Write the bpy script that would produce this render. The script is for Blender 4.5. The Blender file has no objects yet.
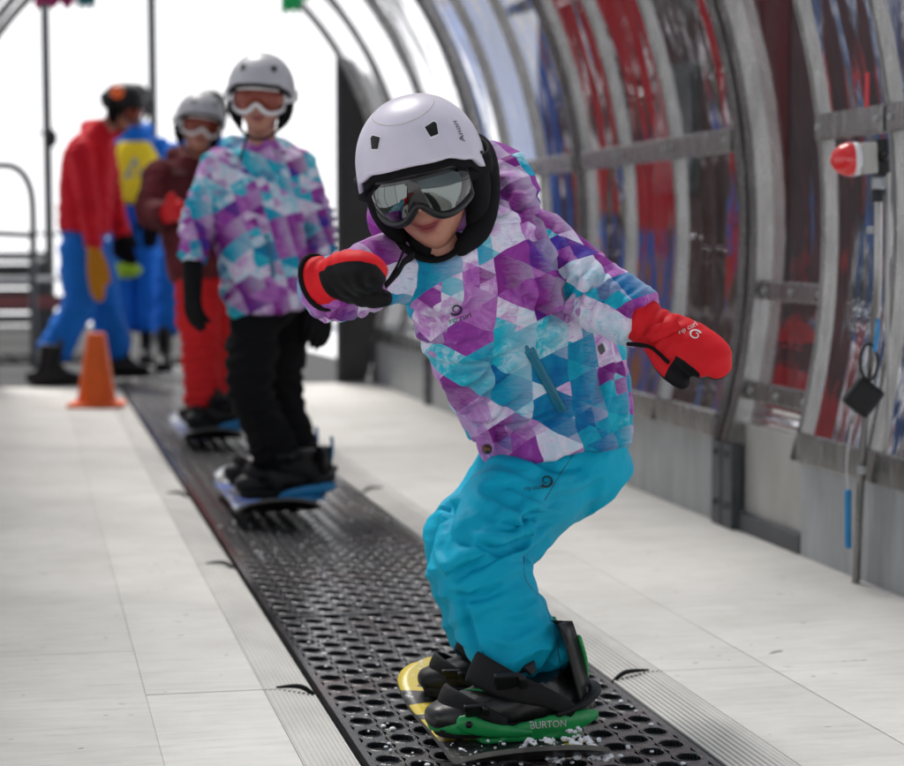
import bpy, bmesh, math, random
import numpy as np
from mathutils import Vector, Matrix
from mathutils.bvhtree import BVHTree

random.seed(7); np.random.seed(7)
R = math.radians
SC = bpy.context.scene
COL = SC.collection

# ------------------------------------------------------------------ camera, sky, sun, exposure
cam_d = bpy.data.cameras.new('camera'); cam = bpy.data.objects.new('camera', cam_d); COL.objects.link(cam)
cam.location = (-.845, 0, .87)
YAW, PIT = R(12.05), math.atan(143/2000)
cam.rotation_euler = (math.pi/2 - PIT, 0, -YAW)
cam_d.sensor_width = 36; cam_d.lens = 36*2000/904
cam_d.clip_start = .05; cam_d.clip_end = 1500
cam_d.dof.use_dof = True; cam_d.dof.focus_distance = 3.36; cam_d.dof.aperture_fstop = 3.8
SC.camera = cam

W = bpy.data.worlds.new('World'); SC.world = W; W.use_nodes = True
nt = W.node_tree; nt.nodes.clear()
sky = nt.nodes.new('ShaderNodeTexSky'); sky.sky_type = 'NISHITA'; sky.sun_disc = False
SUN_EL, SUN_AZ = R(58), R(-12)          # azimuth measured from +Y (up the view) towards +X
sky.sun_elevation = SUN_EL; sky.sun_rotation = SUN_AZ
sky.air_density = 1.0; sky.dust_density = 4.0; sky.ozone_density = .4
hs = nt.nodes.new('ShaderNodeHueSaturation'); hs.inputs['Saturation'].default_value = .35
bg = nt.nodes.new('ShaderNodeBackground'); bg.inputs[1].default_value = .06
wo = nt.nodes.new('ShaderNodeOutputWorld')
nt.links.new(sky.outputs[0], hs.inputs['Color']); nt.links.new(hs.outputs[0], bg.inputs[0]); nt.links.new(bg.outputs[0], wo.inputs[0])

sd = bpy.data.lights.new('sun', 'SUN'); sd.energy = 1.5; sd.angle = R(22); sd.color = (1, .96, .9)
so = bpy.data.objects.new('sun', sd); COL.objects.link(so)
dirv = Vector((math.sin(SUN_AZ)*math.cos(SUN_EL), math.cos(SUN_AZ)*math.cos(SUN_EL), math.sin(SUN_EL)))
so.rotation_euler = dirv.to_track_quat('Z', 'Y').to_euler(); so.location = dirv*30

SC.view_settings.view_transform = 'Standard'; SC.view_settings.look = 'None'
SC.view_settings.gamma = 1; SC.view_settings.exposure = 1.3; SC.view_settings.use_curve_mapping = False
SC.render.engine = 'CYCLES'
SC.cycles.use_denoising = True
SC.cycles.max_bounces = 10; SC.cycles.transparent_max_bounces = 24; SC.cycles.glossy_bounces = 5
SC.cycles.sample_clamp_indirect = 6

# ------------------------------------------------------------------ survey helpers: sight line -> point at a known distance
C0 = np.array([-.845, 0, .87])
FW = np.array([math.sin(YAW)*math.cos(PIT), math.cos(YAW)*math.cos(PIT), -math.sin(PIT)])
RT = np.array([math.cos(YAW), -math.sin(YAW), 0.]); UPV = np.cross(RT, FW)
def ray(x, y): return FW + RT*(x-452)/2000 + UPV*(383-y)/2000
def at(x, y, Y): d = ray(x, y); return C0 + d*(Y/d[1])
def atx(x, y, X): d = ray(x, y); return C0 + d*((X-C0[0])/d[0])

# ------------------------------------------------------------------ object helpers
def tag(o, label=None, cat=None, group=None, kind=None):
    if label: o['label'] = label
    if cat: o['category'] = cat
    if group: o['group'] = group
    if kind: o['kind'] = kind
    return o
def empty(name, loc=(0, 0, 0), rot=(0, 0, 0)):
    o = bpy.data.objects.new(name, None); COL.objects.link(o); o.location = loc; o.rotation_euler = rot
    o.empty_display_size = .1
    return o
def link(name, me, mat=None, parent=None, smooth=False):
    """link a mesh given in WORLD coordinates; parents here are never rotated, so only their offset is removed"""
    o = bpy.data.objects.new(name, me); COL.objects.link(o)
    if mat is not None and len(me.materials) == 0:
        for m in (mat if isinstance(mat, (list, tuple)) else [mat]): me.materials.append(m)
    if smooth:
        me.polygons.foreach_set('use_smooth', [True]*len(me.polygons))
    if parent is not None:
        o.parent = parent
        off = Vector((0, 0, 0)); p = parent
        while p is not None: off += p.location; p = p.parent
        o.location = -off
    return o
def mesh_from(v, f, name='m'):
    me = bpy.data.meshes.new(name); me.from_pydata([tuple(map(float, a)) for a in v], [], [tuple(int(i) for i in a) for a in f]); me.update(); return me
def bm_mesh(bm, name='m'):
    me = bpy.data.meshes.new(name); bm.to_mesh(me); bm.free(); return me
def box_bm(bm, c, s, rot=None, bev=0):
    r = bmesh.ops.create_cube(bm, size=1)
    vs = r['verts']
    M = Matrix.Translation(c) @ (rot.to_4x4() if rot else Matrix()) @ Matrix.Diagonal((*s, 1))
    bmesh.ops.transform(bm, matrix=M, verts=vs)
    if bev:
        es = list({e for v in vs for e in v.link_edges})
        bmesh.ops.bevel(bm, geom=es, offset=bev, segments=2, affect='EDGES', profile=.6)
def box(name, c, s, mat, parent=None, rot=None, bev=.003):
    bm = bmesh.new(); box_bm(bm, Vector(c), s, rot, bev); return link(name, bm_mesh(bm), mat, parent)

def catmull(P, n):
    P = np.asarray(P, float)
    if len(P) < 3:
        t = np.linspace(0, 1, n*(len(P)-1)+1)[:, None]; return P[0]*(1-t)+P[-1]*t
    Q = np.vstack([2*P[0]-P[1], P, 2*P[-1]-P[-2]]); out = []
    for i in range(1, len(Q)-2):
        a, b, c, d = Q[i-1:i+3]
        for k in range(n):
            t = k/n
            out.append(.5*((2*b)+(-a+c)*t+(2*a-5*b+4*c-d)*t*t+(-a+3*b-3*c+d)*t**3))
    out.append(Q[-2]); return np.array(out)
def loft(pts, rad, ref=(1, 0, 0), n=20, sub=5, round_ends=(True, True), sq=2.0):
    """closed tube; rad = list of r or (ru, rv), u lies along ref"""
    P = np.asarray(pts, float)
    Rr = np.array([(r, r) if np.isscalar(r) else r for r in rad], float)
    D = catmull(np.hstack([P, Rr]), sub)
    P, Rr = D[:, :3], np.maximum(D[:, 3:], 1e-4)
    T = np.gradient(P, axis=0); T /= np.linalg.norm(T, axis=1)[:, None]+1e-12
    ref = np.asarray(ref, float)
    rings = []
    prevu = None
    for i in range(len(P)):
        r0 = ref if prevu is None else prevu
        u = r0 - T[i]*(r0@T[i])
        if np.linalg.norm(u) < 1e-3: u = np.cross(T[i], [.3, .5, .8])
        u /= np.linalg.norm(u); prevu = u; v = np.cross(T[i], u)
        rings.append((P[i], u, v, Rr[i], T[i]))
    seq = []
    if round_ends[0]:
        p, u, v, r, t = rings[0]; m = min(r)
        for a in (80, 60, 40, 20): seq.append((p-t*m*math.sin(R(a))*.9, u, v, r*math.cos(R(a))))
    for p, u, v, r, t in rings: seq.append((p, u, v, r))
    if round_ends[1]:
        p, u, v, r, t = rings[-1]; m = min(r)
        for a in (20, 40, 60, 80): seq.append((p+t*m*math.sin(R(a))*.9, u, v, r*math.cos(R(a))))
    ang = np.linspace(0, 2*np.pi, n, endpoint=False)
    ca, sa = np.cos(ang), np.sin(ang)
    if sq != 2.0:
        ca = np.sign(ca)*np.abs(ca)**(2/sq); sa = np.sign(sa)*np.abs(sa)**(2/sq)
    V, Fc = [], []
    for p, u, v, r in seq:
        for c, s in zip(ca, sa): V.append(p+u*r[0]*c+v*r[1]*s)
    m = len(seq)
    for i in range(m-1):
        for k in range(n):
            Fc.append((i*n+k, i*n+(k+1) % n, (i+1)*n+(k+1) % n, (i+1)*n+k))
    Fc.append(tuple(range(n-1, -1, -1))); Fc.append(tuple((m-1)*n+k for k in range(n)))
    return V, Fc
def merge(*parts):
    V, Fc = [], []
    for v, f in parts:
        o = len(V); V.extend(v); Fc.extend([tuple(i+o for i in a) for a in f])
    return V, Fc
def ellipsoid(c, r, rot=None, nu=24, nv=16):
    V, Fc = [], []
    c = np.asarray(c, float)
    for j in range(nv+1):
        th = math.pi*j/nv*.998+.001*math.pi
        for i in range(nu):
            ph = 2*math.pi*i/nu
            p = np.array([math.sin(th)*math.cos(ph)*r[0], math.sin(th)*math.sin(ph)*r[1], math.cos(th)*r[2]])
            if rot is not None: p = np.asarray(rot) @ p
            V.append(c+p)
    for j in range(nv):
        for i in range(nu):
            Fc.append((j*nu+i, (j+1)*nu+i, (j+1)*nu+(i+1) % nu, j*nu+(i+1) % nu))
    Fc.append(tuple(range(nu))); Fc.append(tuple(nv*nu+i for i in range(nu-1, -1, -1)))
    return V, Fc
def remesh(parts, voxel, smooth=4, name='m'):
    V, Fc = merge(*parts)
    me = mesh_from(V, Fc, 'tmp')
    bm = bmesh.new(); bm.from_mesh(me); bmesh.ops.recalc_face_normals(bm, faces=bm.faces); bm.to_mesh(me); bm.free()
    o = bpy.data.objects.new('tmp', me); COL.objects.link(o)
    md = o.modifiers.new('r', 'REMESH'); md.mode = 'VOXEL'; md.voxel_size = voxel
    dg = bpy.context.evaluated_depsgraph_get()
    out = bpy.data.meshes.new_from_object(o.evaluated_get(dg)); out.name = name
    bpy.data.objects.remove(o); bpy.data.meshes.remove(me)
    if smooth: lap(out, smooth)
    return out
def vco(me):
    a = np.empty(len(me.vertices)*3); me.vertices.foreach_get('co', a); return a.reshape(-1, 3)
def vno(me):
    a = np.empty(len(me.vertices)*3); me.vertices.foreach_get('normal', a); return a.reshape(-1, 3)
def setco(me, c):
    me.vertices.foreach_set('co', np.ascontiguousarray(c).ravel()); me.update()
def lap(me, it):
    n = len(me.vertices)
    e = np.empty(len(me.edges)*2, int); me.edges.foreach_get('vertices', e); e = e.reshape(-1, 2)
    deg = np.bincount(e.ravel(), minlength=n).astype(float)[:, None]
    c = vco(me)
    for k in range(it):
        s = np.zeros_like(c)
        for a in range(3):
            s[:, a] = np.bincount(e[:, 0], c[e[:, 1], a], n)+np.bincount(e[:, 1], c[e[:, 0], a], n)
        c = c*.4+.6*s/deg
    setco(me, c)
# perlin noise, vectorised
_perm = np.random.permutation(256); _perm = np.concatenate([_perm, _perm, _perm])
_gr = np.random.normal(size=(256, 3)); _gr /= np.linalg.norm(_gr, axis=1)[:, None]
def perlin(p):
    p = np.asarray(p, float); i = np.floor(p).astype(int); f = p-i; i &= 255
    w = f*f*f*(f*(f*6-15)+10); out = 0
    for dx in (0, 1):
        for dy in (0, 1):
            for dz in (0, 1):
                h = _perm[_perm[_perm[i[:, 0]+dx]+i[:, 1]+dy]+i[:, 2]+dz] % 256
                g = _gr[h]
                d = ((f-np.array([dx, dy, dz]))*g).sum(1)
                out = out+d*(w[:, 0] if dx else 1-w[:, 0])*(w[:, 1] if dy else 1-w[:, 1])*(w[:, 2] if dz else 1-w[:, 2])
    return out
def folds(me, fields, seed=0, base=.0022, creases=0.0, drapes=(), gain=1.45):
    """cloth relief. fields = (centre, radius, across-direction, spacing, height)"""
    c = vco(me); n = vno(me); d = np.zeros(len(c))
    wob = perlin(c*7+seed*3.1); wob2 = perlin(c*16+seed*5.7)
    for k, (ce, r, ax, sp, am) in enumerate(fields):
        ax = np.asarray(ax, float); ax = ax/np.linalg.norm(ax)
        q = c-np.asarray(ce)
        s = q@ax/sp+1.1*wob+.5*wob2+k*.37
        w = np.exp(-(q*q).sum(1)/(r*r))
        h = np.sin(2*np.pi*s); h = np.where(h > 0, h**.8 if False else h, h*.8)
        sharp = 1-2*np.abs(((s*1.0) % 1)-.5)*1.0
        d += gain*am*w*(.55*h+.9*(sharp**2.2-.35))*(.65+.9*np.abs(perlin(q*9+k*11+seed)))
    d += base*(perlin(c*11+seed)+.6*perlin(c*24+seed*2))
    for k, (ax, fa, fb_, am) in enumerate(drapes):
        ax = np.asarray(ax, float); ax /= np.linalg.norm(ax)
        q = c*fb_+np.outer(c@ax, ax)*(fa-fb_)
        rn = np.clip(1-np.abs(perlin(q+seed*2.3+k*7.7))*3.0, 0, 1)**1.6
        d += am*(rn-.3)*np.clip(.5+1.6*perlin(c*5+k*3+seed), 0, 1.3)
    if creases:
        rn = 1-np.abs(perlin(c*np.array([9, 9, 15])+seed*1.7))*3.2
        d += creases*np.clip(rn, 0, 1)**2
    setco(me, c+n*d[:, None])
def ridges(me, lines):
    """single sharp folds. lines = (points on the cloth, half width, height); height < 0 = valley with a lip above it"""
    tr_ = BVHTree.FromPolygons([v.co.copy() for v in me.vertices], [tuple(p.vertices) for p in me.polygons])
    c = vco(me); n = vno(me); d = np.zeros(len(c))
    for pts, w, am in lines:
        P = []
        for x, y in catmull([(a, b, 0) for a, b in pts], 10)[:, :2]:
            h = tr_.ray_cast(Vector(C0), Vector(ray(x, y)).normalized(), 9)
            if h[0] is not None: P.append(np.array(h[0]))
        if len(P) < 3: continue
        P = np.array(P); m = len(P)
        lo, hi = P.min(0)-5*w, P.max(0)+5*w
        sel = np.where(((c > lo) & (c < hi)).all(1))[0]
        D = np.linalg.norm(c[sel][:, None]-P[None], axis=2); k = D.argmin(1); near = P[k]; t = k/(m-1)
        tan = np.gradient(P, axis=0)[k]; sidev = np.cross(tan, FW); sidev /= np.linalg.norm(sidev, axis=1)[:, None]+1e-9
        sidev = np.where((sidev@UPV)[:, None] < 0, -sidev, sidev)
        off = ((c[sel]-near)*sidev).sum(1); dist = D[np.arange(len(sel)), k]
        taper = np.clip(np.sin(np.pi*(.04+.92*t)), 0, 1)**.6*(dist < 4.5*w)
        if am > 0: pr = np.exp(-(off/w)**2)-.55*np.exp(-((off+1.9*w)/(1.2*w))**2)
        else: pr = np.exp(-(off/w)**2)-.75*np.exp(-((off-1.7*w)/(1.3*w))**2)-.35*np.exp(-((off+2*w)/(1.4*w))**2)
        d[sel] += am*pr*taper*np.exp(-((dist**2-off**2).clip(0))/(3*w)**2)
    setco(me, c+n*d[:, None])
def bvh(me): return BVHTree.FromPolygons([v.co.copy() for v in me.vertices], [tuple(p.vertices) for p in me.polygons])
def decal(pts2, faces, org, e1, e2, tree, lift=.0012):
    """lay a flat print on a surface: rays go in along -n and the print sits a hair above what they meet"""
    e1 = Vector(e1).normalized(); e2 = Vector(e2); e2 = (e2-e1*e1.dot(e2)).normalized(); n = e1.cross(e2); org = Vector(org)
    V = []
    for (u, v) in pts2:
        p = org+e1*u+e2*v
        h = tree.ray_cast(p+n*.12, -n, .4)
        if h[0] is None:
            h = tree.find_nearest(p)
        q = h[0]+h[1]*lift if h[1].dot(n) > 0 else h[0]+n*lift
        V.append(q)
    return V, faces
def text2d(s, size):
    cu = bpy.data.curves.new('t', 'FONT'); cu.body = s; cu.size = size; cu.align_x = 'CENTER'; cu.resolution_u = 3
    o = bpy.data.objects.new('t', cu); COL.objects.link(o)
    dg = bpy.context.evaluated_depsgraph_get(); me = bpy.data.meshes.new_from_object(o.evaluated_get(dg))
    bm = bmesh.new(); bm.from_mesh(me); bmesh.ops.triangulate(bm, faces=bm.faces)
    P = [(v.co.x, v.co.y) for v in bm.verts]; bm.verts.ensure_lookup_table()
    Fc = [tuple(v.index for v in f.verts) for f in bm.faces]; bm.free()
    bpy.data.objects.remove(o); bpy.data.curves.remove(cu); return P, Fc
def swirl2d(r):
    """a wave rolling inside a ring: spiral band, thick to thin"""
    P, Fc = [], []
    n = 40
    for i in range(n+1):
        a = -2.6+i/n*7.2; rr = r*(1-.62*i/n); w = r*.17*(1-.55*i/n)
        P += [(math.cos(a)*(rr+w), math.sin(a)*(rr+w)*.82), (math.cos(a)*(rr-w), math.sin(a)*(rr-w)*.82)]
    for i in range(n): Fc.append((2*i, 2*i+2, 2*i+3, 2*i+1))
    return P, Fc
def shift2(pf, dx, dy, rot=0):
    P, Fc = pf; c, s = math.cos(rot), math.sin(rot); return [(c*x-s*y+dx, s*x+c*y+dy) for x, y in P], Fc

# ------------------------------------------------------------------ materials
MAT = {}
def nodes_of(name):
    m = bpy.data.materials.new(name); m.use_nodes = True; MAT[name] = m
    t = m.node_tree; b = t.nodes['Principled BSDF']; return m, t, b
def N(t, typ, **kw):
    n = t.nodes.new(typ)
    for k, v in kw.items():
        if k.startswith('i_'):
            k2 = k[2:]; k2 = int(k2) if k2.isdigit() else k2.replace('_', ' ')
            n.inputs[k2].default_value = v
        else: setattr(n, k, v)
    return n
def L(t, a, b): t.links.new(a, b)
def ramp(t, stops, interp='LINEAR'):
    r = t.nodes.new('ShaderNodeValToRGB'); r.color_ramp.interpolation = interp
    e = r.color_ramp.elements
    while len(e) < len(stops): e.new(.5)
    for k, (p, c) in enumerate(stops):
        e[k].position = p; e[k].color = (*c, 1) if len(c) == 3 else c
    return r
def simple(name, col, rough=.6, metal=0, var=.12, vscale=9, bump=.0, bscale=200, coat=0, stretch=(1, 1, 1), sheen=0, spec=.5, detail=5):
    m, t, b = nodes_of(name)
    tc = N(t, 'ShaderNodeTexCoord'); mp = N(t, 'ShaderNodeMapping'); mp.inputs['Scale'].default_value = stretch
    L(t, tc.outputs['Object'], mp.inputs[0])
    nz = N(t, 'ShaderNodeTexNoise', i_Scale=vscale, i_Detail=detail, i_Roughness=.6); L(t, mp.outputs[0], nz.inputs['Vector'])
    c = np.array(col)
    r = ramp(t, [(.3, tuple(np.clip(c*(1-var), 0, 1))), (.7, tuple(np.clip(c*(1+var), 0, 1)))]); L(t, nz.outputs[0], r.inputs[0]); L(t, r.outputs[0], b.inputs['Base Color'])
    rr = N(t, 'ShaderNodeMapRange'); rr.inputs['To Min'].default_value = max(.03, rough*(1-var)); rr.inputs['To Max'].default_value = min(1, rough*(1+var))
    L(t, nz.outputs[0], rr.inputs[0]); L(t, rr.outputs[0], b.inputs['Roughness'])
    b.inputs['Metallic'].default_value = metal; b.inputs['Coat Weight'].default_value = coat; b.inputs['Coat Roughness'].default_value = .08
    b.inputs['Sheen Weight'].default_value = sheen; b.inputs['Specular IOR Level'].default_value = spec
    if bump:
        n2 = N(t, 'ShaderNodeTexNoise', i_Scale=bscale, i_Detail=3); L(t, mp.outputs[0], n2.inputs['Vector'])
        bp = N(t, 'ShaderNodeBump', i_Strength=bump, i_Distance=.002); L(t, n2.outputs[0], bp.inputs['Height']); L(t, bp.outputs[0], b.inputs['Normal'])
    return m
def fabric(name, col, rough=.75, var=.08, weave=900, bump=.25, sheen=.0, crease=.6):
    m, t, b = nodes_of(name)
    tc = N(t, 'ShaderNodeTexCoord')
    nz = N(t, 'ShaderNodeTexNoise', i_Scale=7, i_Detail=6); L(t, tc.outputs['Object'], nz.inputs['Vector'])
    c = np.array(col)
    r = ramp(t, [(.3, tuple(np.clip(c*(1-var), 0, 1))), (.7, tuple(np.clip(c*(1+var), 0, 1)))]); L(t, nz.outputs[0], r.inputs[0]); L(t, r.outputs[0], b.inputs['Base Color'])
    b.inputs['Roughness'].default_value = rough; b.inputs['Sheen Weight'].default_value = sheen; b.inputs['Specular IOR Level'].default_value = .12
    w = N(t, 'ShaderNodeTexNoise', i_Scale=weave, i_Detail=2); L(t, tc.outputs['Object'], w.inputs['Vector'])
    w2 = N(t, 'ShaderNodeTexNoise', i_Scale=38, i_Detail=4); L(t, tc.outputs['Object'], w2.inputs['Vector'])
    b1 = N(t, 'ShaderNodeBump', i_Strength=bump, i_Distance=.0006); L(t, w.outputs[0], b1.inputs['Height'])
    b2 = N(t, 'ShaderNodeBump', i_Strength=.35, i_Distance=.006); L(t, w2.outputs[0], b2.inputs['Height']); L(t, b1.outputs[0], b2.inputs['Normal'])
    w3 = N(t, 'ShaderNodeTexNoise', noise_type='RIDGED_MULTIFRACTAL', i_Scale=9, i_Detail=3, i_Distortion=.6); L(t, tc.outputs['Object'], w3.inputs['Vector'])
    b3 = N(t, 'ShaderNodeBump', i_Strength=.4*crease, i_Distance=.012); L(t, w3.outputs[0], b3.inputs['Height']); L(t, b2.outputs[0], b3.inputs['Normal'])
    L(t, b3.outputs[0], b.inputs['Normal'])
    return m

def print_fabric(name):
    """jacket print: overlapping shards of turquoise, white, lilac and magenta with brushed streaks inside"""
    m, t, b = nodes_of(name)
    tc = N(t, 'ShaderNodeTexCoord')
    dn = N(t, 'ShaderNodeTexNoise', i_Scale=5.5, i_Detail=1); L(t, tc.outputs['Object'], dn.inputs['Vector'])
    dm = N(t, 'ShaderNodeVectorMath', operation='MULTIPLY_ADD'); L(t, dn.outputs['Color'], dm.inputs[0])
    dm.inputs[1].default_value = (.035, .035, .035); L(t, tc.outputs['Object'], dm.inputs[2])
    P = dm.outputs[0]
    fl, fr = [], []
    for nrm, per in (((.95, .25, .28), .066), ((-.42, .30, .88), .056), ((.40, -.22, .86), .065)):
        d = N(t, 'ShaderNodeVectorMath', operation='DOT_PRODUCT'); L(t, P, d.inputs[0]); v = Vector(nrm).normalized()/per; d.inputs[1].default_value = v
        f = N(t, 'ShaderNodeMath', operation='FLOOR'); L(t, d.outputs['Value'], f.inputs[0]); fl.append(f)
        g = N(t, 'ShaderNodeMath', operation='FRACT'); L(t, d.outputs['Value'], g.inputs[0]); fr.append(g)
    cx = N(t, 'ShaderNodeCombineXYZ')
    for k in range(3): L(t, fl[k].outputs[0], cx.inputs[k])
    wn = N(t, 'ShaderNodeTexWhiteNoise', noise_dimensions='3D'); L(t, cx.outputs[0], wn.inputs['Vector'])
    cx2 = N(t, 'ShaderNodeCombineXYZ')
    for k in range(3):
        m2 = N(t, 'ShaderNodeMath', operation='MULTIPLY'); L(t, fr[k].outputs[0], m2.inputs[0]); m2.inputs[1].default_value = 2
        f2 = N(t, 'ShaderNodeMath', operation='FLOOR'); L(t, m2.outputs[0], f2.inputs[0])
        m3 = N(t, 'ShaderNodeMath', operation='MULTIPLY_ADD'); L(t, fl[k].outputs[0], m3.inputs[0]); m3.inputs[1].default_value = 2; L(t, f2.outputs[0], m3.inputs[2]); L(t, m3.outputs[0], cx2.inputs[k])
    wn2 = N(t, 'ShaderNodeTexWhiteNoise', noise_dimensions='3D'); L(t, cx2.outputs[0], wn2.inputs['Vector'])
    gt2 = N(t, 'ShaderNodeMath', operation='GREATER_THAN'); L(t, wn.outputs['Value'], gt2.inputs[0]); gt2.inputs[1].default_value = .66
    mxc = N(t, 'ShaderNodeMix', data_type='RGBA'); L(t, gt2.outputs[0], mxc.inputs[0]); L(t, wn.outputs['Color'], mxc.inputs[6]); L(t, wn2.outputs['Color'], mxc.inputs[7])
    sep = N(t, 'ShaderNodeSeparateColor'); L(t, mxc.outputs[2], sep.inputs[0])
    big = N(t, 'ShaderNodeTexNoise', i_Scale=.42, i_Detail=1.0); L(t, cx.outputs[0], big.inputs['Vector'])
    bm_ = N(t, 'ShaderNodeMapRange'); bm_.inputs['From Min'].default_value = .32; bm_.inputs['From Max'].default_value = .68; L(t, big.outputs[0], bm_.inputs[0])
    a1 = N(t, 'ShaderNodeMath', operation='MULTIPLY'); L(t, bm_.outputs[0], a1.inputs[0]); a1.inputs[1].default_value = .62
    a2 = N(t, 'ShaderNodeMath', operation='MULTIPLY_ADD'); L(t, sep.outputs[0], a2.inputs[0]); a2.inputs[1].default_value = .40; L(t, a1.outputs[0], a2.inputs[2])
    # brushed streaks inside each shard
    mp = N(t, 'ShaderNodeMapping'); mp.inputs['Rotation'].default_value = (.3, .5, .7); mp.inputs['Scale'].default_value = (26, 26, 190)
    L(t, tc.outputs['Object'], mp.inputs[0])
    rot = N(t, 'ShaderNodeVectorMath', operation='MULTIPLY_ADD'); L(t, wn.outputs['Color'], rot.inputs[0]); rot.inputs[1].default_value = (40, 40, 40); L(t, mp.outputs[0], rot.inputs[2])
    st = N(t, 'ShaderNodeTexNoise', i_Scale=1, i_Detail=5, i_Roughness=.65, i_Distortion=1.4); L(t, rot.outputs[0], st.inputs['Vector'])
    blot = N(t, 'ShaderNodeTexNoise', i_Scale=22, i_Detail=5, i_Roughness=.7, i_Distortion=1.0); L(t, tc.outputs['Object'], blot.inputs['Vector'])
    a3 = N(t, 'ShaderNodeMath', operation='MULTIPLY_ADD'); L(t, blot.outputs[0], a3.inputs[0]); a3.inputs[1].default_value = .30
    a4 = N(t, 'ShaderNodeMath', operation='ADD'); L(t, a2.outputs[0], a4.inputs[0]); a4.inputs[1].default_value = -.118; L(t, a4.outputs[0], a3.inputs[2])
    cr = ramp(t, [(.10, (.002, .10, .30)), (.24, (.002, .24, .40)), (.38, (.010, .40, .52)), (.43, (.42, .58, .68)), (.48, (.66, .62, .74)),
                  (.55, (.42, .17, .47)), (.635, (.26, .042, .30)), (.78, (.18, .014, .19)), (.93, (.05, .025, .28))])
    L(t, a3.outputs[0], cr.inputs[0])
    # paler or deeper shards, with a gradient across each
    g1 = N(t, 'ShaderNodeMath', operation='MULTIPLY'); L(t, fr[0].outputs[0], g1.inputs[0]); L(t, sep.outputs[1], g1.inputs[1])
    g2 = N(t, 'ShaderNodeMath', operation='MULTIPLY_ADD'); L(t, st.outputs[0], g2.inputs[0]); g2.inputs[1].default_value = .75; L(t, g1.outputs[0], g2.inputs[2])
    gm = N(t, 'ShaderNodeMapRange'); gm.inputs['From Min'].default_value = .52; gm.inputs['From Max'].default_value = 1.15; gm.inputs['To Max'].default_value = .50; L(t, g2.outputs[0], gm.inputs[0])
    mx = N(t, 'ShaderNodeMix', data_type='RGBA'); L(t, gm.outputs[0], mx.inputs[0]); L(t, cr.outputs[0], mx.inputs[6]); mx.inputs[7].default_value = (.56, .56, .66, 1)
    dk = N(t, 'ShaderNodeMapRange'); dk.inputs['From Min'].default_value = .56; dk.inputs['From Max'].default_value = .70; dk.inputs['To Max'].default_value = .55; L(t, st.outputs[0], dk.inputs[0])
    gate = N(t, 'ShaderNodeMath', operation='GREATER_THAN'); L(t, sep.outputs[2], gate.inputs[0]); gate.inputs[1].default_value = .45
    dg = N(t, 'ShaderNodeMath', operation='MULTIPLY'); L(t, dk.outputs[0], dg.inputs[0]); L(t, gate.outputs[0], dg.inputs[1])
    mx2 = N(t, 'ShaderNodeMix', data_type='RGBA', blend_type='MULTIPLY'); L(t, dg.outputs[0], mx2.inputs[0]); L(t, mx.outputs[2], mx2.inputs[6]); mx2.inputs[7].default_value = (.25, .30, .75, 1)
    L(t, mx2.outputs[2], b.inputs['Base Color'])
    b.inputs['Roughness'].default_value = .65; b.inputs['Specular IOR Level'].default_value = .15
    w2 = N(t, 'ShaderNodeTexNoise', i_Scale=42, i_Detail=4); L(t, tc.outputs['Object'], w2.inputs['Vector'])
    b2 = N(t, 'ShaderNodeBump', i_Strength=.35, i_Distance=.006); L(t, w2.outputs[0], b2.inputs['Height'])
    w3 = N(t, 'ShaderNodeTexNoise', noise_type='RIDGED_MULTIFRACTAL', i_Scale=11, i_Detail=3, i_Distortion=.6); L(t, tc.outputs['Object'], w3.inputs['Vector'])
    b3 = N(t, 'ShaderNodeBump', i_Strength=.3, i_Distance=.012); L(t, w3.outputs[0], b3.inputs['Height']); L(t, b2.outputs[0], b3.inputs['Normal']); L(t, b3.outputs[0], b.inputs['Normal'])
    return m

JACKET = print_fabric('print_fabric')
TEAL = fabric('teal_shell_cloth', (.003, .36, .54), .6, crease=1)
BLACKCLOTH = fabric('black_cloth', (.006, .006, .007), .85, sheen=0)
REDCLOTH = fabric('red_cloth', (.55, .012, .018), .6)
MAROON = fabric('maroon_cloth', (.10, .018, .022), .75, var=.5)
REDPANT = fabric('red_trouser_cloth', (.62, .02, .025), .7)
BLUECLOTH = fabric('blue_cloth', (.012, .16, .62), .65)
REDJACKET = fabric('red_jacket_cloth', (.58, .012, .026), .65)
YELLOW = fabric('yellow_bib_cloth', (.88, .66, .03), .7)
LIME = fabric('lime_cloth', (.35, .55, .03), .7)
LEATHER = fabric('tan_leather', (.55, .22, .015), .6)
SHELL = simple('helmet_shell', (.50, .475, .56), .34, var=.03, vscale=30, coat=.0, spec=.3)
SHELLG = simple('grey_helmet_shell', (.40, .40, .43), .4, var=.05, coat=.2)
SHELLK = simple('black_helmet_shell', (.007, .007, .008), .45, var=.1, spec=.3)
BLACKP = simple('black_plastic', (.007, .007, .008), .42, var=.2, vscale=40, bump=.1, spec=.3)
BLACKR = simple('black_rubber', (.009, .009, .010), .7, spec=.25, var=.3, vscale=60, bump=.3, bscale=300)
FOAM = fabric('black_padding', (.005, .005, .006), .9)
WHITEP = simple('white_plastic', (.62, .62, .64), .4)
GREENP = simple('green_plastic', (.01, .30, .075), .35, var=.15, vscale=30)
GREYT = simple('grey_print', (.30, .32, .30), .5)
BLACKT = simple('black_print', (.008, .008, .010), .5)
SILVERT = simple('silver_print', (.55, .55, .55), .4)
REDP = simple('red_lens', (.60, .008, .012), .18, var=.05, coat=.5)
REDTAG = simple('red_tag', (.50, .02, .035), .5)
BLUEP = simple('blue_plastic', (.01, .22, .50), .35)
ORANGE = simple('orange_cone_plastic', (.85, .13, .01), .5, var=.06, vscale=14)
GREYBOX = simple('grey_enclosure', (.36, .355, .335), .5, var=.2, vscale=5, stretch=(1, 1, .4))
STEEL = simple('galvanised_steel', (.36, .375, .385), .48, metal=.45, var=.22, vscale=6, stretch=(1, 2.4, .5), bump=.1, bscale=60, detail=8)
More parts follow.
